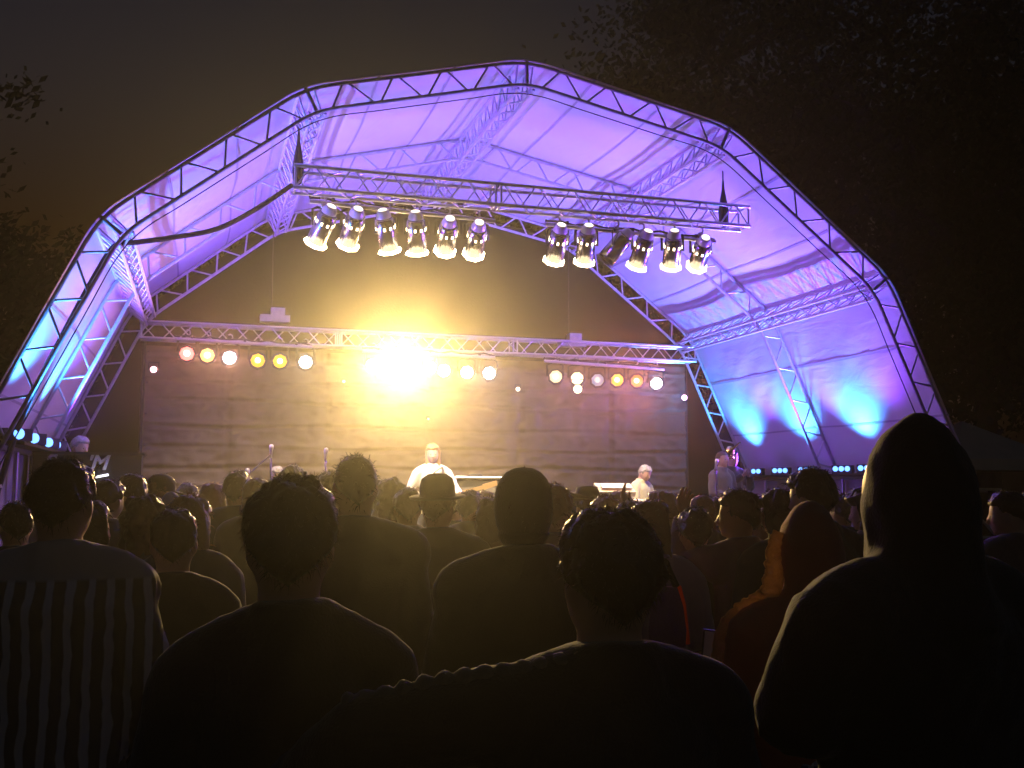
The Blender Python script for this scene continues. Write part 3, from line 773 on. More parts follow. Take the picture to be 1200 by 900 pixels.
HC = V((0, .002, 1.648))
def sst(a, b, x):
    t = max(0, min(1, (x-a)/(b-a))); return t*t*(3-2*t)
def hair_mesh(style, m, seed):
    k = ('hair', style, m.name, seed)
    if k in _body: return _body[k]
    P = dict(short=(.015, 0, .012, 21), crop=(.007, 0, .003, 40), thick=(.024, 0, .015, 19), curly=(.040, .01, .030, 13), bob=(.024, .12, .013, 15), long=(.022, .27, .018, 12), big=(.042, .055, .028, 10), grey=(.018, .0, .011, 22))[style]
    th, ln, na, ns = P
    nu, nv = 72, 52; vs = []; fs = []
    for j in range(nv+1):
        p = math.pi*j/nv
        for i in range(nu):
            t = 2*math.pi*i/nu
            d = V((math.sin(p)*math.cos(t), math.sin(p)*math.sin(t), math.cos(p)))
            e = (abs(d.x)**2.45+abs(d.y)**2.45+abs(d.z)**2.45)**(1/2.45)
            # how much hair grows here: none on the face, thin at the nape and round the ears
            side = abs(d.x)
            grow = 1-sst(.18, .48, d.y)*(1-sst(.30, .55, d.z))
            if ln == 0:
                edge = -.62+.56*side+.25*max(0, d.y)
                grow *= sst(edge-.30, edge+.28, d.z)
            v = V((d.x*(.075+th), d.y*(.094+th), d.z*(.112+th)))/e
            if ln > 0 and d.z < 0:
                hz = math.sqrt(d.x*d.x+d.y*d.y); f = sst(0, .5, -d.z)
                wide = (.92 if -d.z < .9 else .92*max(0, (1+d.z)/.1))
                w = (1-f)*1.0+f*wide/max(.2, hz)*1.0
                v = V((d.x*(.075+th)*w, d.y*(.092+th)*w, d.z*(.112+th+ln)))
                v.x *= 1+.10*math.sin(-d.z*3.1)*(1 if ln < .2 else .4)
            q = V((v.x, v.y, v.z*.7))*ns
            dn = V((d.x, d.y, max(0, d.z)))
            dn = dn.normalized() if dn.length > 1e-4 else d
            lump = noise.noise(q+V((seed*3.1, 0, 0)))+.6*noise.noise(q*2.3)+.3*noise.noise(q*5)
            v += dn*na*lump
            inner = V((d.x*.066, d.y*.084, d.z*.098))
            v = inner.lerp(v, grow)
            vs.append(HC+v)
    for j in range(nv):
        for i in range(nu): fs.append((j*nu+i, (j+1)*nu+i, (j+1)*nu+(i+1) % nu, j*nu+(i+1) % nu))
    me = to_mesh('hair', vs, fs, m, True); _body[k] = me; return me
def strand_mesh(hm, m, n, ln, seed, width=.0016):
    rnd = random.Random(seed); vs = []; fs = []; pool = [v for v in hm.vertices if (v.co-HC).length > .088]
    for k in range(n):
        v = pool[rnd.randrange(len(pool))]; nr = v.normal
        p = v.co + V((rnd.gauss(0, .004), rnd.gauss(0, .004), rnd.gauss(0, .004))) - nr*.006
        d = (nr*rnd.uniform(.35, 1.0)+V((rnd.gauss(0, .5), rnd.gauss(0, .5), rnd.gauss(-.35, .5)))).normalized(); L = ln*rnd.uniform(.5, 1.4)
        sd = d.orthogonal().normalized()*width*.5; sd = Matrix.Rotation(rnd.uniform(0, 3.1), 3, d) @ sd
        mid = p+d*L*.55; tip = p+d*L+V((0, 0, -.25*L)); b = len(vs)
        vs += [p-sd, p+sd, mid+sd*.8, mid-sd*.8, tip]; fs += [(b, b+1, b+2, b+3), (b+3, b+2, b+4)]
    return to_mesh('hair_strand', vs, fs, m)
def hat_obj(style, m, root, mt):
    if style == 'beanie':
        a = MB(); a.lathe([(.066, -.112), (.080, -.090), (.094, -.052), (.101, -.01), (.101, .03), (.095, .065), (.081, .096), (.060, .118), (.034, .130), (0, .134)], 26, Matrix.Translation(HC+V((0, -.006, .005))) @ Matrix.Diagonal((.93, 1.1, 1, 1)), cap=False)
        a.lathe([(.068, -.116), (.074, -.112), (.088, -.084), (.089, -.078), (.085, -.075)], 26, Matrix.Translation(HC+V((0, -.006, .005))) @ Matrix.Diagonal((.93, 1.1, 1, 1)), cap=False)
        return a.obj('beanie', m, root, True, mt)
    if style == 'bowler':
        a = MB(); a.lathe([(.150, .02), (.155, .03), (.12, .034), (.098, .03), (.097, .08), (.085, .125), (.05, .15), (0, .155)], 26, Matrix.Translation(HC+V((0, -.005, .03))) @ Matrix.Rotation(R(6), 4, 'X'), cap=False); return a.obj('hat', m, root, True, mt)
    if style == 'cowboy':
        a = MB(); n = 28; vs = []; prof = [(.19, .03), (.15, .018), (.10, .022), (.094, .08), (.082, .125), (.04, .118), (0, .112)]
        a.lathe(prof, n, None, cap=False)
        for v in a.v:
            r = math.hypot(v.x, v.y)
            if r > .12: v.z += .055*abs(v.x/.19)**2
            v += HC+V((0, -.005, .03))
        return a.obj('hat', m, root, True, mt)
    if style == 'cap':
        a = MB(); a.lathe([(.098, .0), (.100, .03), (.092, .075), (.066, .108), (.03, .122), (0, .124)], 24, Matrix.Translation(HC+V((0, -.003, .01))) @ Matrix.Diagonal((.93, 1.08, 1, 1)), cap=False)
        vs = []; 
        a.tube([HC+V((0, .08, .012)), HC+V((0, .13, .012)), HC+V((0, .175, .0)), HC+V((0, .185, -.003))], [.078, .074, .055, .03], 14, ax=(1, .09), up=(0, 0, 1)); return a.obj('cap', m, root, True, mt)

CL = {}
def cloth(key, col, rough=.85, sc=6, bump=.25):
    col = tuple(min(.8, x*2.6) if max(col) < .1 else x for x in col)
    if key not in CL: CL[key] = varied(mat(key, col, rough, spec=.25, sheen=.3), .3, sc, bump, 160)
    return CL[key]
SK = {'fair': varied(mat('skin_fair', (.52, .33, .25), .5), .12, 12), 'tan': varied(mat('skin_tan', (.36, .21, .145), .5), .12, 12)}
HR = {'black': mat('hair_black', (.014, .010, .008), .38), 'brown': mat('hair_brown', (.055, .030, .016), .38), 'blond': mat('hair_blond', (.36, .23, .10), .4), 'grey': mat('hair_grey', (.38, .36, .34), .45), 'red': mat('hair_auburn', (.12, .045, .02), .4)}
EYE = mat('eye_dark', (.02, .015, .012), .15)
_eye = MB().ball((0, 0, 0), .0105, 10, 6).mesh('eye', EYE)

def person(loc, height, label, pose='down', turn=0.0, yaw=0.0, nod=0.0, fat=1.0, skin='fair', hair='short', hairc='brown', top='black_wool', topc=(.016, .015, .016), thick=.02, hem=.80, style='jacket',
           hat=None, hatc=None, seed=0, strands=0, sl=.03, group='people standing in the crowd', wr=.010, topm=None, faceon=False):
    root = empty('person', loc, label, 'person', group)
    s = height/1.755; root.scale = (s, s, s); root.rotation_euler = (0, 0, turn)
    mt = head_mtx(yaw, nod)
    body = link('body', body_mesh(pose, yaw, nod, fat, SK[skin]), root)
    link('top', top_mesh(pose, fat, thick, hem, topm or cloth(top, topc), style, seed % 3, wr), root)
    link('trousers', trouser_mesh(fat, cloth('dark_denim', (.018, .02, .028))), root)
    for q in (-1, 1): link('shoe', shoe_mesh(), root, Matrix.Translation((q*.11, -.01, 0)))
    for q in (-1, 1): link('eye', _eye, root, mt @ Matrix.Translation((q*.032, .0895, 1.640)))
    if hair and style != 'hood_up':
        hm = hair_mesh(hair, HR[hairc], seed % 5)
        h = link('hair', hm, root, mt)
        if not strands: strands, sl = 700, .028
        if strands:
            kk = ('strand', hm.name, strands, sl)
            if kk not in _body: _body[kk] = strand_mesh(hm, HR[hairc], strands, sl, seed, .0016 if strands > 1500 else .004)
            sm = link('hair_strand', _body[kk], h); sm['kind'] = 'stuff'
    if hat: hat_obj(hat, cloth(*hatc) if hatc else cloth('black_felt', (.012, .012, .012)), root, mt)
    return root
def place(px, py, dist, extra=0.0):
    """head top surveyed at picture point and distance -> (ground point, height)"""
    p = at_d(px, py, dist); return V((p.x, p.y, 0)), p.z - extra
def crowd(px, py, dist, label, extra=.0, **kw):
    loc, h = place(px, py, dist, 0)
    # hats, hair and hoods add to the 1.755 m reference
    return person(loc, h*1.755/(1.755+extra), label, **kw)

def fleece(key, col):
    m = bpy.data.materials.new(key); m.use_nodes = True; n = m.node_tree.nodes; l = m.node_tree.links; n.clear()
    o = n.new('ShaderNodeOutputMaterial'); mx = n.new('ShaderNodeMixShader'); mx.inputs[0].default_value = .5
    d = n.new('ShaderNodeBsdfDiffuse'); t = n.new('ShaderNodeBsdfTranslucent')
    no = n.new('ShaderNodeTexNoise'); no.inputs['Scale'].default_value = 28; no.inputs['Detail'].default_value = 4
    mc = n.new('ShaderNodeMix'); mc.data_type = 'RGBA'; mc.inputs[6].default_value = (*[c_*.55 for c_ in col], 1); mc.inputs[7].default_value = (*col, 1)
    l.new(no.outputs[0], mc.inputs[0]); l.new(mc.outputs[2], d.inputs[0]); l.new(mc.outputs[2], t.inputs[0])
    l.new(d.outputs[0], mx.inputs[1]); l.new(t.outputs[0], mx.inputs[2]); l.new(mx.outputs[0], o.inputs[0]); return m
# people nearest the camera
shirt = bpy.data.materials.new('striped_shirt'); shirt.use_nodes = True
def striped(m):
    n = m.node_tree.nodes; l = m.node_tree.links; b = n['Principled BSDF']; b.inputs['Roughness'].default_value = .85
    tc = n.new('ShaderNodeTexCoord'); sx = n.new('ShaderNodeSeparateXYZ'); l.new(tc.outputs['Object'], sx.inputs[0])
    no = n.new('ShaderNodeTexNoise'); no.inputs['Scale'].default_value = 7; l.new(tc.outputs['Object'], no.inputs['Vector'])
    ad = n.new('ShaderNodeMath'); ad.operation = 'MULTIPLY_ADD'; ad.inputs[1].default_value = .04; l.new(no.outputs[0], ad.inputs[0]); l.new(sx.outputs[0], ad.inputs[2])
    mu = n.new('ShaderNodeMath'); mu.operation = 'MULTIPLY'; mu.inputs[1].default_value = 120; l.new(ad.outputs[0], mu.inputs[0])
    si = n.new('ShaderNodeMath'); si.operation = 'SINE'; l.new(mu.outputs[0], si.inputs[0])
    gt = n.new('ShaderNodeMapRange'); gt.inputs[1].default_value = .1; gt.inputs[2].default_value = .5; l.new(si.outputs[0], gt.inputs[0])
    yk = n.new('ShaderNodeMapRange'); yk.inputs[1].default_value = 1.425; yk.inputs[2].default_value = 1.435; yk.inputs[3].default_value = 1; yk.inputs[4].default_value = 0; l.new(sx.outputs[2], yk.inputs[0])
    fac = n.new('ShaderNodeMath'); fac.operation = 'MULTIPLY'; l.new(gt.outputs[0], fac.inputs[0]); l.new(yk.outputs[0], fac.inputs[1])
    ad2 = n.new('ShaderNodeMath'); ad2.operation = 'SUBTRACT'; ad2.inputs[0].default_value = 1; l.new(yk.outputs[0], ad2.inputs[1])
    ad3 = n.new('ShaderNodeMath'); ad3.operation = 'MULTIPLY_ADD'; ad3.inputs[1].default_value = .55; l.new(ad2.outputs[0], ad3.inputs[0]); l.new(fac.outputs[0], ad3.inputs[2])
    mx = n.new('ShaderNodeMix'); mx.data_type = 'RGBA'; mx.inputs[6].default_value = (.05, .05, .08, 1); mx.inputs[7].default_value = (.50, .51, .56, 1)
    l.new(ad3.outputs[0], mx.inputs[0]); l.new(mx.outputs[2], b.inputs['Base Color'])
striped(shirt)
crowd(1066, 484, 2.1, 'tall person in a black hooded jacket with the hood pulled up', .055, style='hood_up', thick=.045, fat=1.12, pose='hold_up', top='black_shell', wr=.022, topc=(.012, .010, .010), hem=.72, seed=1, turn=.1)
crowd(342, 561, 2.02, 'person with a thick mop of brown hair and an ear stud, nearest the camera', .026, hair='thick', hairc='brown', strands=4200, sl=.018, topc=(.02, .017, .017), top='dark_brown_wool', thick=.02, fat=.96, seed=2, pose='front', yaw=-.12, wr=.016)
manC = crowd(713, 604, 1.85, 'man with short fuzzy hair and a knitted roll along his outstretched shoulder', .016, hair='thick', hairc='brown', strands=5200, sl=.016, topc=(.018, .014, .014), top='brown_coat', thick=.035, fat=1.08, pose='wide_left', seed=3)
crowd(75, 541, 3.05, 'broad man in a vertically striped collared shirt with tousled hair', .014, hair='short', hairc='black', strands=2500, sl=.022, topm=shirt, top='striped_shirt', thick=.022, wr=.022, fat=1.14, style='shirt', pose='pocket', seed=4, yaw=-.25)
crowd(613, 551, 3.3, 'man in a round black beanie and dark coat in the middle of the crowd', .022, hair='crop', hat='beanie', hatc=('black_knit', (.014, .012, .011)), topc=(.016, .015, .013), top='black_coat', thick=.04, fat=1.1, seed=5, pose='front')
crowd(417, 535, 4.1, 'tall man with a smooth rounded head standing behind the mop haired person', .010, hair='crop', hairc='black', topc=(.02, .018, .016), top='olive_jacket', thick=.035, fat=1.12, seed=6)
crowd(205, 598, 3.6, 'person with short dark hair between the striped shirt man and the mop haired person', .014, hair='short', hairc='brown', strands=2500, sl=.016, topc=(.02, .016, .015), top='dark_red_knit', thick=.02, fat=.95, seed=7)
orange = crowd(946, 592, 2.95, 'person in a maroon hooded jacket with an orange lit edge', .035, style='hood_up', thick=.03, fat=1.0, topc=(.34, .10, .065), top='maroon_fleece', wr=.018, hem=1.0, seed=8, pose='front', turn=-.15)

def roll(name, parent, pts, rad, m, bump_n, seed, amp=.25):
    pts = [V(p) for p in pts]; sm = []; rd = []
    n = 14*(len(pts)-1)
    for i in range(n+1):
        t = i/n*(len(pts)-1); k = min(int(t), len(pts)-2); u = t-k
        p0, p1, p2, p3 = pts[max(0, k-1)], pts[k], pts[k+1], pts[min(len(pts)-1, k+2)]
        sm.append(.5*((2*p1)+(-p0+p2)*u+(2*p0-5*p1+4*p2-p3)*u*u+(-p0+3*p1-3*p2+p3)*u**3))
        rd.append(rad*(1+amp*abs(math.sin(i/n*bump_n*math.pi))-amp*.5+.15*noise.noise(V((i*.4, seed, 0)))))
    return MB().tube(sm, rd, 12).obj(name, m, parent)
roll('knitted_roll', manC, [(-.07, -.04, 1.50), (-.15, -.03, 1.485), (-.24, -.02, 1.475), (-.33, .0, 1.462), (-.42, .02, 1.44), (-.50, .04, 1.425)], .026, cloth('grey_knit', (.16, .13, .10)), 13, 1, .35)
def flap(name, parent, pts, w, m, seed):
    """thin fluffy edge standing out from the garment to pass light as a rim"""
    pts = [V(p) for p in pts]; vs = []; fs = []; n = 12*(len(pts)-1); nw = 5
    for i in range(n+1):
        t = i/n*(len(pts)-1); k = min(int(t), len(pts)-2); u = t-k
        p0, p1, p2, p3 = pts[max(0, k-1)], pts[k], pts[k+1], pts[min(len(pts)-1, k+2)]
        p = .5*((2*p1)+(-p0+p2)*u+(2*p0-5*p1+4*p2-p3)*u*u+(-p0+3*p1-3*p2+p3)*u**3)
        tg = (p2-p1).normalized(); sd = V((-abs(tg.z) if abs(tg.z) > .3 else 0, 0, 1 if abs(tg.z) <= .5 else .2)).normalized()
        for q in range(nw+1):
            e = q/nw; wob = .012*noise.noise(V((i*.5, e*3, seed)))
            vs.append(p + sd*(e*w*(1+.18*noise.noise(V((i*.35, seed, 2))))) + V((0, .014*math.sin(e*3.14)+wob, 0)))
    for i in range(n):
        for q in range(nw): a = i*(nw+1)+q; fs.append((a, a+1, a+nw+2, a+nw+1))
    o = link(name, to_mesh(name, vs, fs, m, True), parent); md = o.modifiers.new('t', 'SOLIDIFY'); md.thickness = .006; return o
flap('lit_fleece_edge', orange, [(-.060, -.03, 1.70), (-.085, -.03, 1.64), (-.092, -.03, 1.57), (-.122, -.04, 1.51), (-.17, -.02, 1.478), (-.235, -.02, 1.42), (-.262, -.02, 1.32), (-.275, -.02, 1.20), (-.275, .0, 1.08)], .062, fleece('lit_tan_fleece', (.62, .42, .24)), 2)  # fleece flap added so front light shows through as the orange rim
plaid = bpy.data.materials.new('blue_plaid'); plaid.use_nodes = True
def make_plaid(m):
    n = m.node_tree.nodes; l = m.node_tree.links; b = n['Principled BSDF']; b.inputs['Roughness'].default_value = .9
    tc = n.new('ShaderNodeTexCoord'); sx = n.new('ShaderNodeSeparateXYZ'); l.new(tc.outputs['Object'], sx.inputs[0]); prev = None
    for ax in (0, 2):
        mu = n.new('ShaderNodeMath'); mu.operation = 'MULTIPLY'; mu.inputs[1].default_value = 170; l.new(sx.outputs[ax], mu.inputs[0])
        si = n.new('ShaderNodeMath'); si.operation = 'SINE'; l.new(mu.outputs[0], si.inputs[0])
        gt = n.new('ShaderNodeMath'); gt.operation = 'GREATER_THAN'; gt.inputs[1].default_value = .2; l.new(si.outputs[0], gt.inputs[0])
        if prev is None: prev = gt
        else:
            ad = n.new('ShaderNodeMath'); ad.operation = 'ADD'; l.new(prev.outputs[0], ad.inputs[0]); l.new(gt.outputs[0], ad.inputs[1]); dv = n.new('ShaderNodeMath'); dv.operation = 'MULTIPLY'; dv.inputs[1].default_value = .5; l.new(ad.outputs[0], dv.inputs[0]); prev = dv
    mx = n.new('ShaderNodeMix'); mx.data_type = 'RGBA'; mx.inputs[6].default_value = (.04, .05, .20, 1); mx.inputs[7].default_value = (.55, .58, .75, 1); l.new(prev.outputs[0], mx.inputs[0]); l.new(mx.outputs[2], b.inputs['Base Color'])
make_plaid(plaid)
pm = MB().tube([(0, -.0, 1.06), (0, -.0, .95), (-.02, -.01, .82), (-.03, -.01, .74)], [.17, .195, .215, .222], 28, ax=(1, .72))
finish_me = finish(remeshed(pm, .014, 3, 'shirt_tail'), plaid, .014, 9, 3); link('shirt_tail', finish_me, orange)

# rows farther in
ROW = [
 (222, 583, 4.6, 'woman with long wavy fair hair lit from the front, behind the short haired person', dict(hair='long', hairc='blond', strands=900, sl=.03, extra=.02, fat=.9, seed=10)),
 (513, 556, 5.4, 'person in a round bowler hat in front of the singer', dict(hair='short', hat='bowler', extra=.07, topc=(.02, .018, .016), top='grey_coat', thick=.04, fat=1.08, seed=11)),
 (157, 556, 6.6, 'tall man with dark hair at the left end of the backdrop', dict(hair='short', hairc='black', fat=1.05, seed=12, extra=.014)),
 (185, 556, 7.6, 'man in a peaked cap turned to the right before the backdrop edge', dict(hair='short', hat='cap', yaw=-1.2, extra=.02, seed=13)),
 (171, 584, 4.9, 'person with curly hair rim lit, in front of the man in the peaked cap', dict(hair='curly', hairc='brown', strands=700, sl=.02, extra=.035, seed=14)),
 (124, 563, 6.2, 'person in profile with a warm lit cheek beside the booth', dict(hair='short', yaw=-.9, seed=15, extra=.014, skin='tan')),
 (278, 555, 7.6, 'tall person in a dark green jacket left of the white haired performer', dict(hair='short', hairc='black', top='dark_green_jacket', topc=(.014, .022, .012), thick=.04, seed=16, extra=.014)),
 (301, 562, 7.2, 'woman with bobbed hair right of the dark green jacket', dict(hair='bob', hairc='red', seed=17, extra=.02)),
 (250, 567, 7.9, 'person with fair bobbed hair left of the dark green jacket', dict(hair='bob', hairc='blond', seed=18, extra=.02)),
 (220, 567, 8.4, 'person with grey hair lit along the right side', dict(hair='grey', hairc='grey', seed=19, extra=.018)),
 (200, 575, 7.0, 'person in a bright blue hood beside the grey haired head', dict(style='hood_up', top='blue_fleece', topc=(.03, .03, .30), thick=.02, extra=.055, seed=20)),
 (345, 548, 8.2, 'man with curly black hair right of the white haired performer', dict(hair='curly', hairc='black', seed=21, extra=.035)),
 (318, 566, 8.6, 'small head just in front of the white haired performer', dict(hair='short', hairc='brown', seed=22, extra=.014)),
 (388, 553, 6.6, 'person with dark hair half hidden by the tall smooth headed man', dict(hair='thick', hairc='black', seed=23, extra=.024)),
 (458, 564, 6.9, 'person with fluffy hair left of the singer', dict(hair='curly', hairc='brown', seed=24, extra=.03)),
 (478, 573, 6.2, 'person in a dark jacket between the fluffy haired person and the bowler hat', dict(hair='short', hairc='brown', seed=25, extra=.014)),
 (550, 576, 7.8, 'person with dark round hair beside the guitar neck', dict(hair='thick', hairc='black', seed=26, extra=.024)),
 (570, 576, 8.5, 'person with fair hair under the corner of the amplifier', dict(hair='short', hairc='blond', seed=27, extra=.014)),
 (577, 584, 5.6, 'woman with long brown hair close behind the beanie man', dict(hair='long', hairc='brown', seed=28, extra=.02, fat=.9)),
 (648, 569, 4.9, 'person in a mauve jacket half hidden behind the beanie', dict(hair='short', hairc='red', top='mauve_jacket', topc=(.14, .08, .14), thick=.04, seed=29, extra=.014, yaw=-.6)),
 (690, 572, 7.4, 'person in a wide brimmed cowboy hat', dict(hair='short', hat='cowboy', extra=.04, seed=30)),
 (708, 582, 6.0, 'person with red lit hair next to the cowboy hat', dict(hair='thick', hairc='red', seed=31, extra=.024)),
 (738, 588, 5.6, 'person holding one arm straight up in front of the keyboard player', dict(pose='raised', hair='short', hairc='black', top='black_sleeve', topc=(.012, .010, .010), seed=32, extra=.014)),
 (775, 577, 6.9, 'person with fair curly hair in front of the keyboard player', dict(hair='curly', hairc='blond', seed=33, extra=.035)),
 (763, 589, 4.6, 'woman in a mauve top with auburn hair turned to the right', dict(hair='bob', hairc='red', top='mauve_sleeve', topc=(.24, .14, .26), yaw=-.9, seed=34, extra=.02, fat=.9, pose='front')),
 (823, 582, 7.0, 'person with wavy auburn hair left of the raised hands', dict(hair='bob', hairc='red', seed=35, extra=.02)),
 (812, 598, 5.2, 'person clapping with both hands up in front', dict(hair='short', hairc='black', pose='clap', seed=36, extra=.014, turn=.3)),
 (866, 575, 5.2, 'person raising a hand on the left, face lit red from the stage', dict(hair='thick', hairc='black', pose='raised_left', yaw=.6, seed=37, extra=.024, top='plum_jacket', topc=(.05, .02, .04))),
 (918, 575, 5.1, 'woman with long dark hair and a pink lit cheek by the right skirt', dict(hair='long', hairc='black', yaw=.5, seed=38, extra=.02, fat=.9)),
 (955, 550, 4.9, 'man with thick dark hair in a dark red jacket before the right ledge', dict(hair='thick', hairc='black', top='dark_red_jacket', topc=(.04, .015, .012), thick=.035, fat=1.1, seed=39, extra=.024, yaw=.2)),
 (895, 596, 6.6, 'person in a white cap low beside the long haired woman', dict(hair='short', hat='cap', hatc=('white_cotton', (.6, .56, .45)), yaw=.8, extra=.02, seed=40)),
 (1019, 574, 6.4, 'person with curly hair half hidden by the black hood', dict(hair='curly', hairc='brown', yaw=.5, seed=41, extra=.035)),
 (1186, 577, 5.6, 'man at the far right edge with his lit face turned to the stage', dict(hair='short', hairc='brown', yaw=1.0, seed=42, extra=.014)),
 (936, 577, 6.9, 'person with dark hair between the long haired woman and the dark red jacket', dict(hair='short', hairc='black', seed=43, extra=.014)),
 (105, 590, 4.3, 'person in a dark coat hidden behind the striped shirt man', dict(hair='bob', hairc='black', seed=44, extra=.02)),
 (20, 590, 5.2, 'person at the left edge under the blue lights', dict(hair='short', hairc='black', seed=49, extra=.014)),
 (141, 577, 8.6, 'small distant head just left of the curly rim lit head', dict(hair='grey', seed=70, extra=.018)),
 (236, 580, 8.7, 'small distant head between the grey haired head and the fair bob', dict(hair='thick', hairc='brown', seed=71, extra=.024)),
 (365, 574, 8.8, 'small distant head behind the half hidden dark haired person', dict(hair='short', hairc='red', seed=72, extra=.016)),
 (438, 578, 8.6, 'small distant head just left of the fluffy haired person', dict(hair='bob', hairc='brown', seed=73, extra=.02)),
 (532, 580, 8.7, 'small distant head between the bowler hat and the guitar neck', dict(hair='short', hairc='brown', seed=74, extra=.016)),
 (598, 578, 8.4, 'small distant head just showing beside the beanie', dict(hair='curly', hairc='red', seed=75, extra=.03)),
 (668, 580, 8.5, 'small distant head left of the cowboy hat', dict(hair='short', hairc='black', seed=76, extra=.016)),
 (723, 577, 8.6, 'small distant head right of the red lit hair', dict(hair='bob', hairc='blond', seed=77, extra=.02)),
 (795, 579, 8.4, 'small distant head right of the fair curls', dict(hair='thick', hairc='red', seed=78, extra=.024)),
 (842, 583, 7.9, 'small distant head behind the raised hand', dict(hair='short', hairc='brown', seed=79, extra=.016)),
 (884, 582, 7.8, 'small distant head left of the white cap', dict(hair='bob', hairc='black', seed=80, extra=.02)),
 (986, 580, 7.4, 'small distant head between the dark red jacket and the black hood', dict(hair='thick', hairc='brown', seed=81, extra=.024)),
]
TOPS = [('navy_jacket', (.012, .014, .03)), ('charcoal_fleece', (.022, .021, .022)), ('brown_jacket', (.035, .02, .013)), ('dark_hoodie', (.015, .015, .017))]
for k, (px, py, d, lb, kw) in enumerate(ROW):
    kw = dict(kw)
    if 'top' not in kw: kw['top'], kw['topc'] = TOPS[k % 4]
    kw.setdefault('thick', .03); kw.setdefault('skin', 'fair' if k % 3 else 'tan')
    rr_ = random.Random(k*7+1); kw.setdefault('yaw', rr_.uniform(-.55, .55)); kw.setdefault('nod', rr_.choice((-.12, 0, .08))); kw.setdefault('turn', rr_.uniform(-.35, .35)); kw.setdefault('wr', .015)
    if kw.get('hair') == 'short' and 'hat' not in kw: kw['hair'] = ('short', 'thick', 'short', 'curly', 'grey')[k % 5]
    crowd(px, py, d, lb, **kw)
# ------------------------------------------------------------------ performers and their gear
def performer(px, py, y, label, extra=.02, **kw):
    p = at(px, py, y); h = (p.z-DZ)*1.755/(1.755+extra)
    return person(V((p.x, p.y, DZ)), h, label, group='performers on the stage', **kw)
sing = performer(507, 521, 12.2, 'singer in a white shirt playing a guitar in the full light', hair='bob', hairc='blond', top='white_shirt', topc=(.8, .78, .74), pose='guitar', turn=math.pi-.15, thick=.02, seed=60, fat=.95)
performer(752, 544, 12.6, 'grey haired keyboard player in a cream shirt', hair='grey', hairc='grey', top='cream_shirt', topc=(.5, .46, .33), pose='keys', turn=math.pi+.5, nod=-.45, seed=61)
performer(846, 530, 12.9, 'bald musician singing at a microphone on the right of the stage', extra=0.0, hair='crop', hairc='brown', skin='tan', top='grey_tee', topc=(.10, .075, .085), pose='front', turn=math.pi+.35, seed=62)
performer(92, 511, 13.0, 'grey haired performer behind the black booth on the left', hair='grey', hairc='grey', top='purple_tee', topc=(.10, .07, .12), pose='keys', turn=math.pi+.9, nod=-.2, seed=63, skin='fair')
performer(325, 546, 12.2, 'white haired performer bending near the microphone stands', hair='grey', hairc='grey', top='ivory_shirt', topc=(.75, .72, .62), pose='front', turn=math.pi, nod=-.3, seed=64)

def guitar():
    sp = sing.location; s = sing.scale[0]
    # held across the singer's waist; neck towards the right of the picture
    c0 = sp + V((-.02, -.21, 1.04*s)); 
    root = empty('guitar', c0, 'pale electric guitar held by the singer, neck pointing right', 'guitar')
    rot_ = Matrix.Rotation(R(14), 4, 'Y').inverted()
    out = []
    for k in range(36):
        t = 2*math.pi*k/36; r = .165*(1+.22*math.cos(2*t)) - .03*math.exp(-((t-math.pi/2)/.5)**2) - .03*math.exp(-((t-3*math.pi/2)/.5)**2)
        out.append((r*math.cos(t)*1.05, r*math.sin(t)))
    vs = [V((x, -.02, z)) for x, z in out]+[V((x, .02, z)) for x, z in out]; n = 36
    fs = [tuple(range(n)), tuple(range(2*n-1, n-1, -1))]+[(k, k+n, (k+1) % n+n, (k+1) % n) for k in range(n)]
    vs = [V((v.x-.06, v.y, v.z)) for v in vs]
    MB().add(vs, fs).obj('body', varied(mat('cream_lacquer', (.75, .68, .5), .25), .1, 5), root, False, rot_)
    MB().box((.36, -.012, .01), (.56, .022, .045)).obj('neck', mat('maple', (.5, .32, .15), .4), root, False, rot_)
    MB().add([V((.62, -.02, -.025)), V((.80, -.02, -.01)), V((.80, -.02, .05)), V((.62, -.02, .045)), V((.62, 0, -.025)), V((.80, 0, -.01)), V((.80, 0, .05)), V((.62, 0, .045))], [(0, 1, 2, 3), (7, 6, 5, 4), (0, 4, 5, 1), (1, 5, 6, 2), (2, 6, 7, 3), (3, 7, 4, 0)]).obj('headstock', mat('maple_head', (.5, .32, .15), .4), root, False, rot_)
    MB().box((-.03, -.028, .0), (.09, .012, .07)).box((.06, -.028, 0), (.03, .012, .07)).obj('pickup', M['dark'], root, False, rot_)
    MB().tube([(-.16, .0, .10), (-.10, .02, .22), (.02, .06, .34), (.12, .10, .40), (.14, .2, .40)], .018, 6, ax=(1, .25)).obj('strap', M['rubber'], root)
guitar()

def mic_stand(px, py, y, label, boom=False, tall=0):
    p = at(px, py, y); root = empty('microphone_stand', (p.x, p.y, DZ), label, 'microphone stand', 'microphone stands on the stage')
    h = p.z-DZ; o3 = V((p.x, p.y, DZ))
    bar('pole', o3, o3+V((0, 0, h-.16)), .011, M['chrome'], root, o3)
    for k in range(3):
        a = k*2.09+.4; bar('foot', o3+V((0, 0, .06)), o3+V((math.cos(a)*.3, math.sin(a)*.3, .01)), .009, M['dark'], root, o3, 6)
    mb = MB(); mb.lathe([(.0, -.09), (.012, -.09), (.016, .0), (.022, .03), (.026, .055), (.022, .08), (.0, .09)], 12, Matrix.Translation((0, 0, h-.09)) @ Matrix.Rotation(R(20), 4, 'X'))
    mb.obj('microphone', mat('mic_silver', (.7, .68, .6), .35, .6), root)
    if boom: bar('boom', o3+V((-.32, 0, h-.42)), o3+V((0, 0, h-.12)), .009, M['chrome'], root, o3, 6)
mic_stand(318, 520, 12.0, 'microphone stand with a slanting boom left of the white haired performer', True)
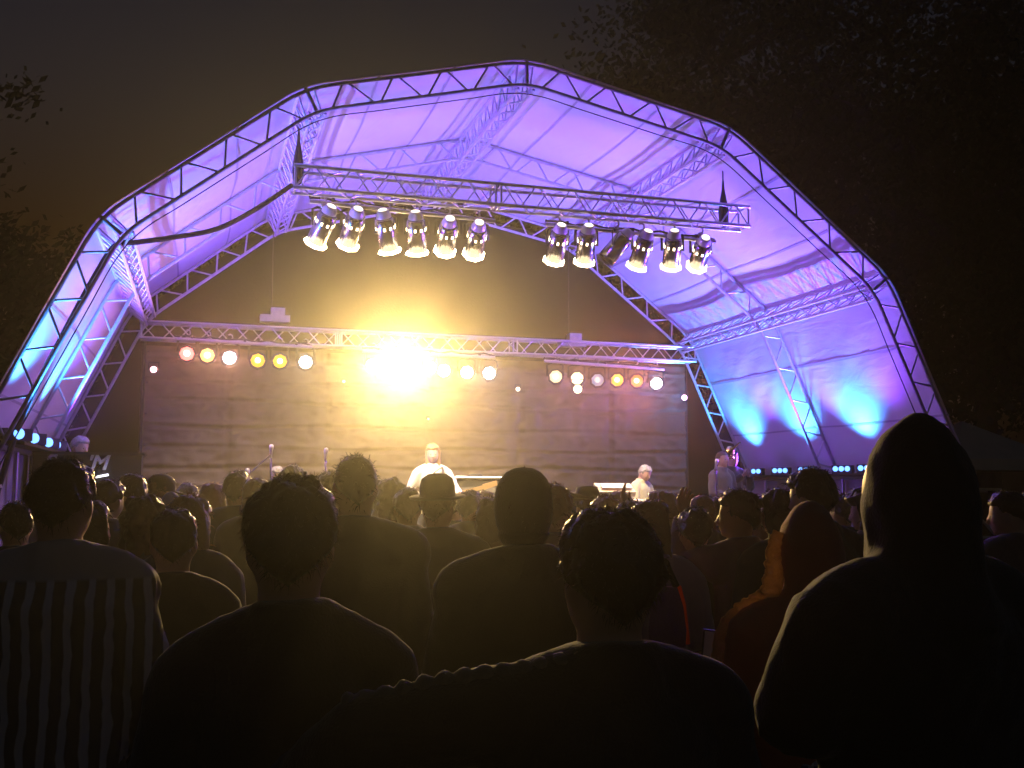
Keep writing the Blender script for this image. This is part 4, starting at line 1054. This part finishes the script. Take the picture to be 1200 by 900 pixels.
mic_stand(382, 524, 12.0, 'straight microphone stand left of the tall smooth headed man')
mic_stand(839, 537, 12.4, 'bright microphone stand in front of the bald musician')
mic_stand(290, 548, 12.0, 'low microphone stand behind the dark green jacket')

# amplifier stack
p = at(557, 560, 12.9); h = p.z-DZ
amp = empty('amplifier', (p.x, p.y, DZ), 'amplifier cabinet with a lit top edge to the right of the singer', 'amplifier'); w = .62
MB().box((0, 0, h/2), (w, .34, h)).obj('cabinet', M['dark'], amp, False)
MB().box((0, -.176, h/2-.02), (w-.1, .012, h-.2)).obj('grille', varied(mat('grille_cloth', (.10, .09, .08), .8), .3, 60), amp, False)
for a, b, r_3 in (((-w/2, -.18, h), (w/2, -.18, h), .02), ((w/2, -.18, h), (w/2, -.18, 0), .018), ((-w/2, -.18, h), (-w/2, -.18, 0), .018)):
    bar('edge_trim', V((p.x, p.y, DZ))+V(a), V((p.x, p.y, DZ))+V(b), r_3, M['alu'], amp, V((p.x, p.y, DZ)), 6)
MB().tube([(-.1, 0, h+.0), (-.08, 0, h+.04), (.08, 0, h+.04), (.1, 0, h+.0)], .012, 6).obj('handle', M['rubber'], amp)

# keyboards of the player on the right: two tiers on a stand
p = at(738, 577, 12.2)
kb = empty('keyboard', (p.x, p.y, DZ), 'two tier cream keyboard on a stand in front of the grey haired player', 'keyboard'); kh = p.z-DZ
cream = varied(mat('cream_case', (.55, .50, .34), .5), .15, 6)
for k, (dx, dz, dy, L) in enumerate(((-.16, .03, .12, .50), (.14, -.15, -.06, .62))):
    rt = Matrix.Rotation(R(28 if k == 0 else 12), 4, 'X')
    c_ = link('case', MB().box((0, 0, 0), (L, .24, .07), rt).mesh('case', cream, False), kb, Matrix.Translation((dx, dy, kh+dz)))
    MB().box((0, -.06, .05), (L-.08, .11, .012), rt).obj('key_bed', mat('ivory_key', (.7, .68, .58), .3), c_, False)
o3 = V((p.x, p.y, DZ))
for s in (-1, 1):
    bar('stand_leg', o3+V((s*.4, -.2, 0)), o3+V((s*.4, .15, kh-.02)), .018, M['dark'], kb, o3); bar('stand_leg', o3+V((s*.4, .25, 0)), o3+V((s*.4, -.12, kh-.22)), .018, M['dark'], kb, o3)

# booth with lettering on the left
p0, p1 = at(38, 536, 11.9), at(166, 536, 11.9); zt = at(110, 533, 11.9).z
bo = empty('booth', ((p0.x+p1.x)/2, 12.1, DZ), 'black booth with white italic lettering under the left performer', 'booth')
bw = p1.x-p0.x; bh = zt-DZ
MB().box((0, 0, bh/2), (bw, .35, bh)).obj('cabinet', mat('booth_black', (.010, .010, .011), .5), bo, False)
MB().box((0, 0, bh+.015), (bw+.06, .42, .03)).obj('counter', M['dark'], bo, False)
for ch, px, py in (('S', 57, 549), ("'M", 113, 550)):
    cu = bpy.data.curves.new('lettering', 'FONT'); cu.body = ch; cu.size = .22; cu.shear = .28; cu.extrude = .004; cu.align_x = 'CENTER'
    cu.offset = .006
    to = bpy.data.objects.new('lettering', cu); COL.objects.link(to)
    dg = bpy.context.evaluated_depsgraph_get(); me = bpy.data.meshes.new_from_object(to.evaluated_get(dg)); bpy.data.objects.remove(to); bpy.data.curves.remove(cu)
    me.materials.clear(); me.materials.append(M['white_plastic'])
    q = at(px, py, 11.92)
    link('lettering', me, bo, Matrix.Translation((q.x-bo.location.x, -.182, q.z-DZ)) @ Matrix.Rotation(R(90), 4, 'X'))
q = at(117, 558, 11.8); sh = MB().box((0, 0, 0), (.16, .10, .022), Matrix.Rotation(R(-12), 4, 'Y')).obj('bright_strip', glow('bright_strip_glow', (.9, .92, 1), 2.2)); sh.location = (q.x, 11.86, q.z)  # a lit white surface, not a lamp; its brightness is emission
tag(sh, 'short white strip low on the black booth, its brightness put in as glow', 'strip')

# brass bell added to stand for a gold light behind the bald musician
q = at(857, 527, 13.4); br = empty('trumpet', q, 'brass horn added for the gold light behind the bald musician', 'brass horn')
brass = mat('brass', (.85, .58, .18), .22, 1.0)
MB().lathe([(.012, -.28), (.014, -.10), (.024, -.03), (.05, .02), (.075, .04), (.07, .04), (.02, -.03)], 16, Matrix.Rotation(R(70), 4, 'X') @ Matrix.Rotation(R(180), 4, 'X'), cap=False).obj('bell', brass, br)
MB().tube([(.0, .22, -.10), (.05, .16, -.12), (.05, .02, -.12), (0, -.02, -.1), (0, .1, -.08)], .010, 8).obj('tubing', brass, br)
hp = V((q.x+.12, 13.6, DZ)); hm = q.z-DZ
person(hp, hm-.02, 'horn player in dark clothes at the right end of the stage', group='performers on the stage', hair='short', hairc='black', top='stage_black', topc=(.012, .011, .012), pose='clap', turn=math.pi+.1, seed=66)

# small things carried in the crowd
def phone(px, py, d, label, lit):
    q = at_d(px, py, d); root = empty('phone', q, label, 'phone')
    MB().box((0, 0, 0), (.072, .010, .14)).obj('case', mat('phone_case', (.03, .03, .033), .25), root, False)
    MB().box((0, -.0065, .005), (.064, .002, .12)).obj('screen', glow('dim_screen', (.10, .11, .14), .03), root, False)
    MB().box((.02, -.0075, -.055), (.030, .002, .008)).obj('notification_light', glow('blue_dot', (.15, .12, 1), 2.0), root, False)
    root.rotation_euler = (0, R(6), -YAW)
phone(836, 766, 3.1, 'phone with a small blue light held between the fuzzy haired man and the maroon jacket', 1)

def bag(px, py, d, w, h, label, m, trim, strap_h):
    q = at_d(px, py, d); root = empty('shoulder_bag', q, label, 'bag'); root.rotation_euler = (0, 0, -YAW)
    a = MB(); vs = []; n = 14
    prof = [(-h/2, .95), (-h/4, 1.0), (h/6, .85), (h/2, .55)]
    for z, k in prof:
        for i in range(n):
            t = 2*math.pi*i/n; vs.append(V((math.cos(t)*w/2*k, math.sin(t)*.05*k, z)))
    fs = [(j*n+i, j*n+(i+1) % n, (j+1)*n+(i+1) % n, (j+1)*n+i) for j in range(3) for i in range(n)]+[tuple(range(n-1, -1, -1)), tuple(3*n+i for i in range(n))]
    a.add(vs, fs).obj('pouch', m, root)
    MB().tube([(w*.30, .02, h/2), (w*.42, .02, h/6), (w*.52, .02, -h/2)], .011, 6).obj('piping', trim, root)
    MB().tube([(-w*.25, 0, h/2), (-w*.1, 0, h/2+strap_h*.6), (0, .02, h/2+strap_h), (w*.1, .03, h/2+strap_h*.6), (w*.25, 0, h/2)], .010, 6, ax=(1, .4)).obj('strap', M['rubber'], root)
bag(782, 722, 2.7, .10, .15, 'purple shoulder bag with a red orange edge beside the fuzzy haired man', fleece('purple_canvas', (.20, .10, .30)), fleece('orange_piping', (.8, .18, .08)), .07)
bag(984, 826, 2.0, .055, .085, 'small magenta purse with a pale strap hanging beside the tall hooded person', varied(mat('magenta_leather', (.45, .03, .16), .4), .5, 40), varied(mat('pale_strap', (.6, .5, .3), .6), .3, 30), .10)
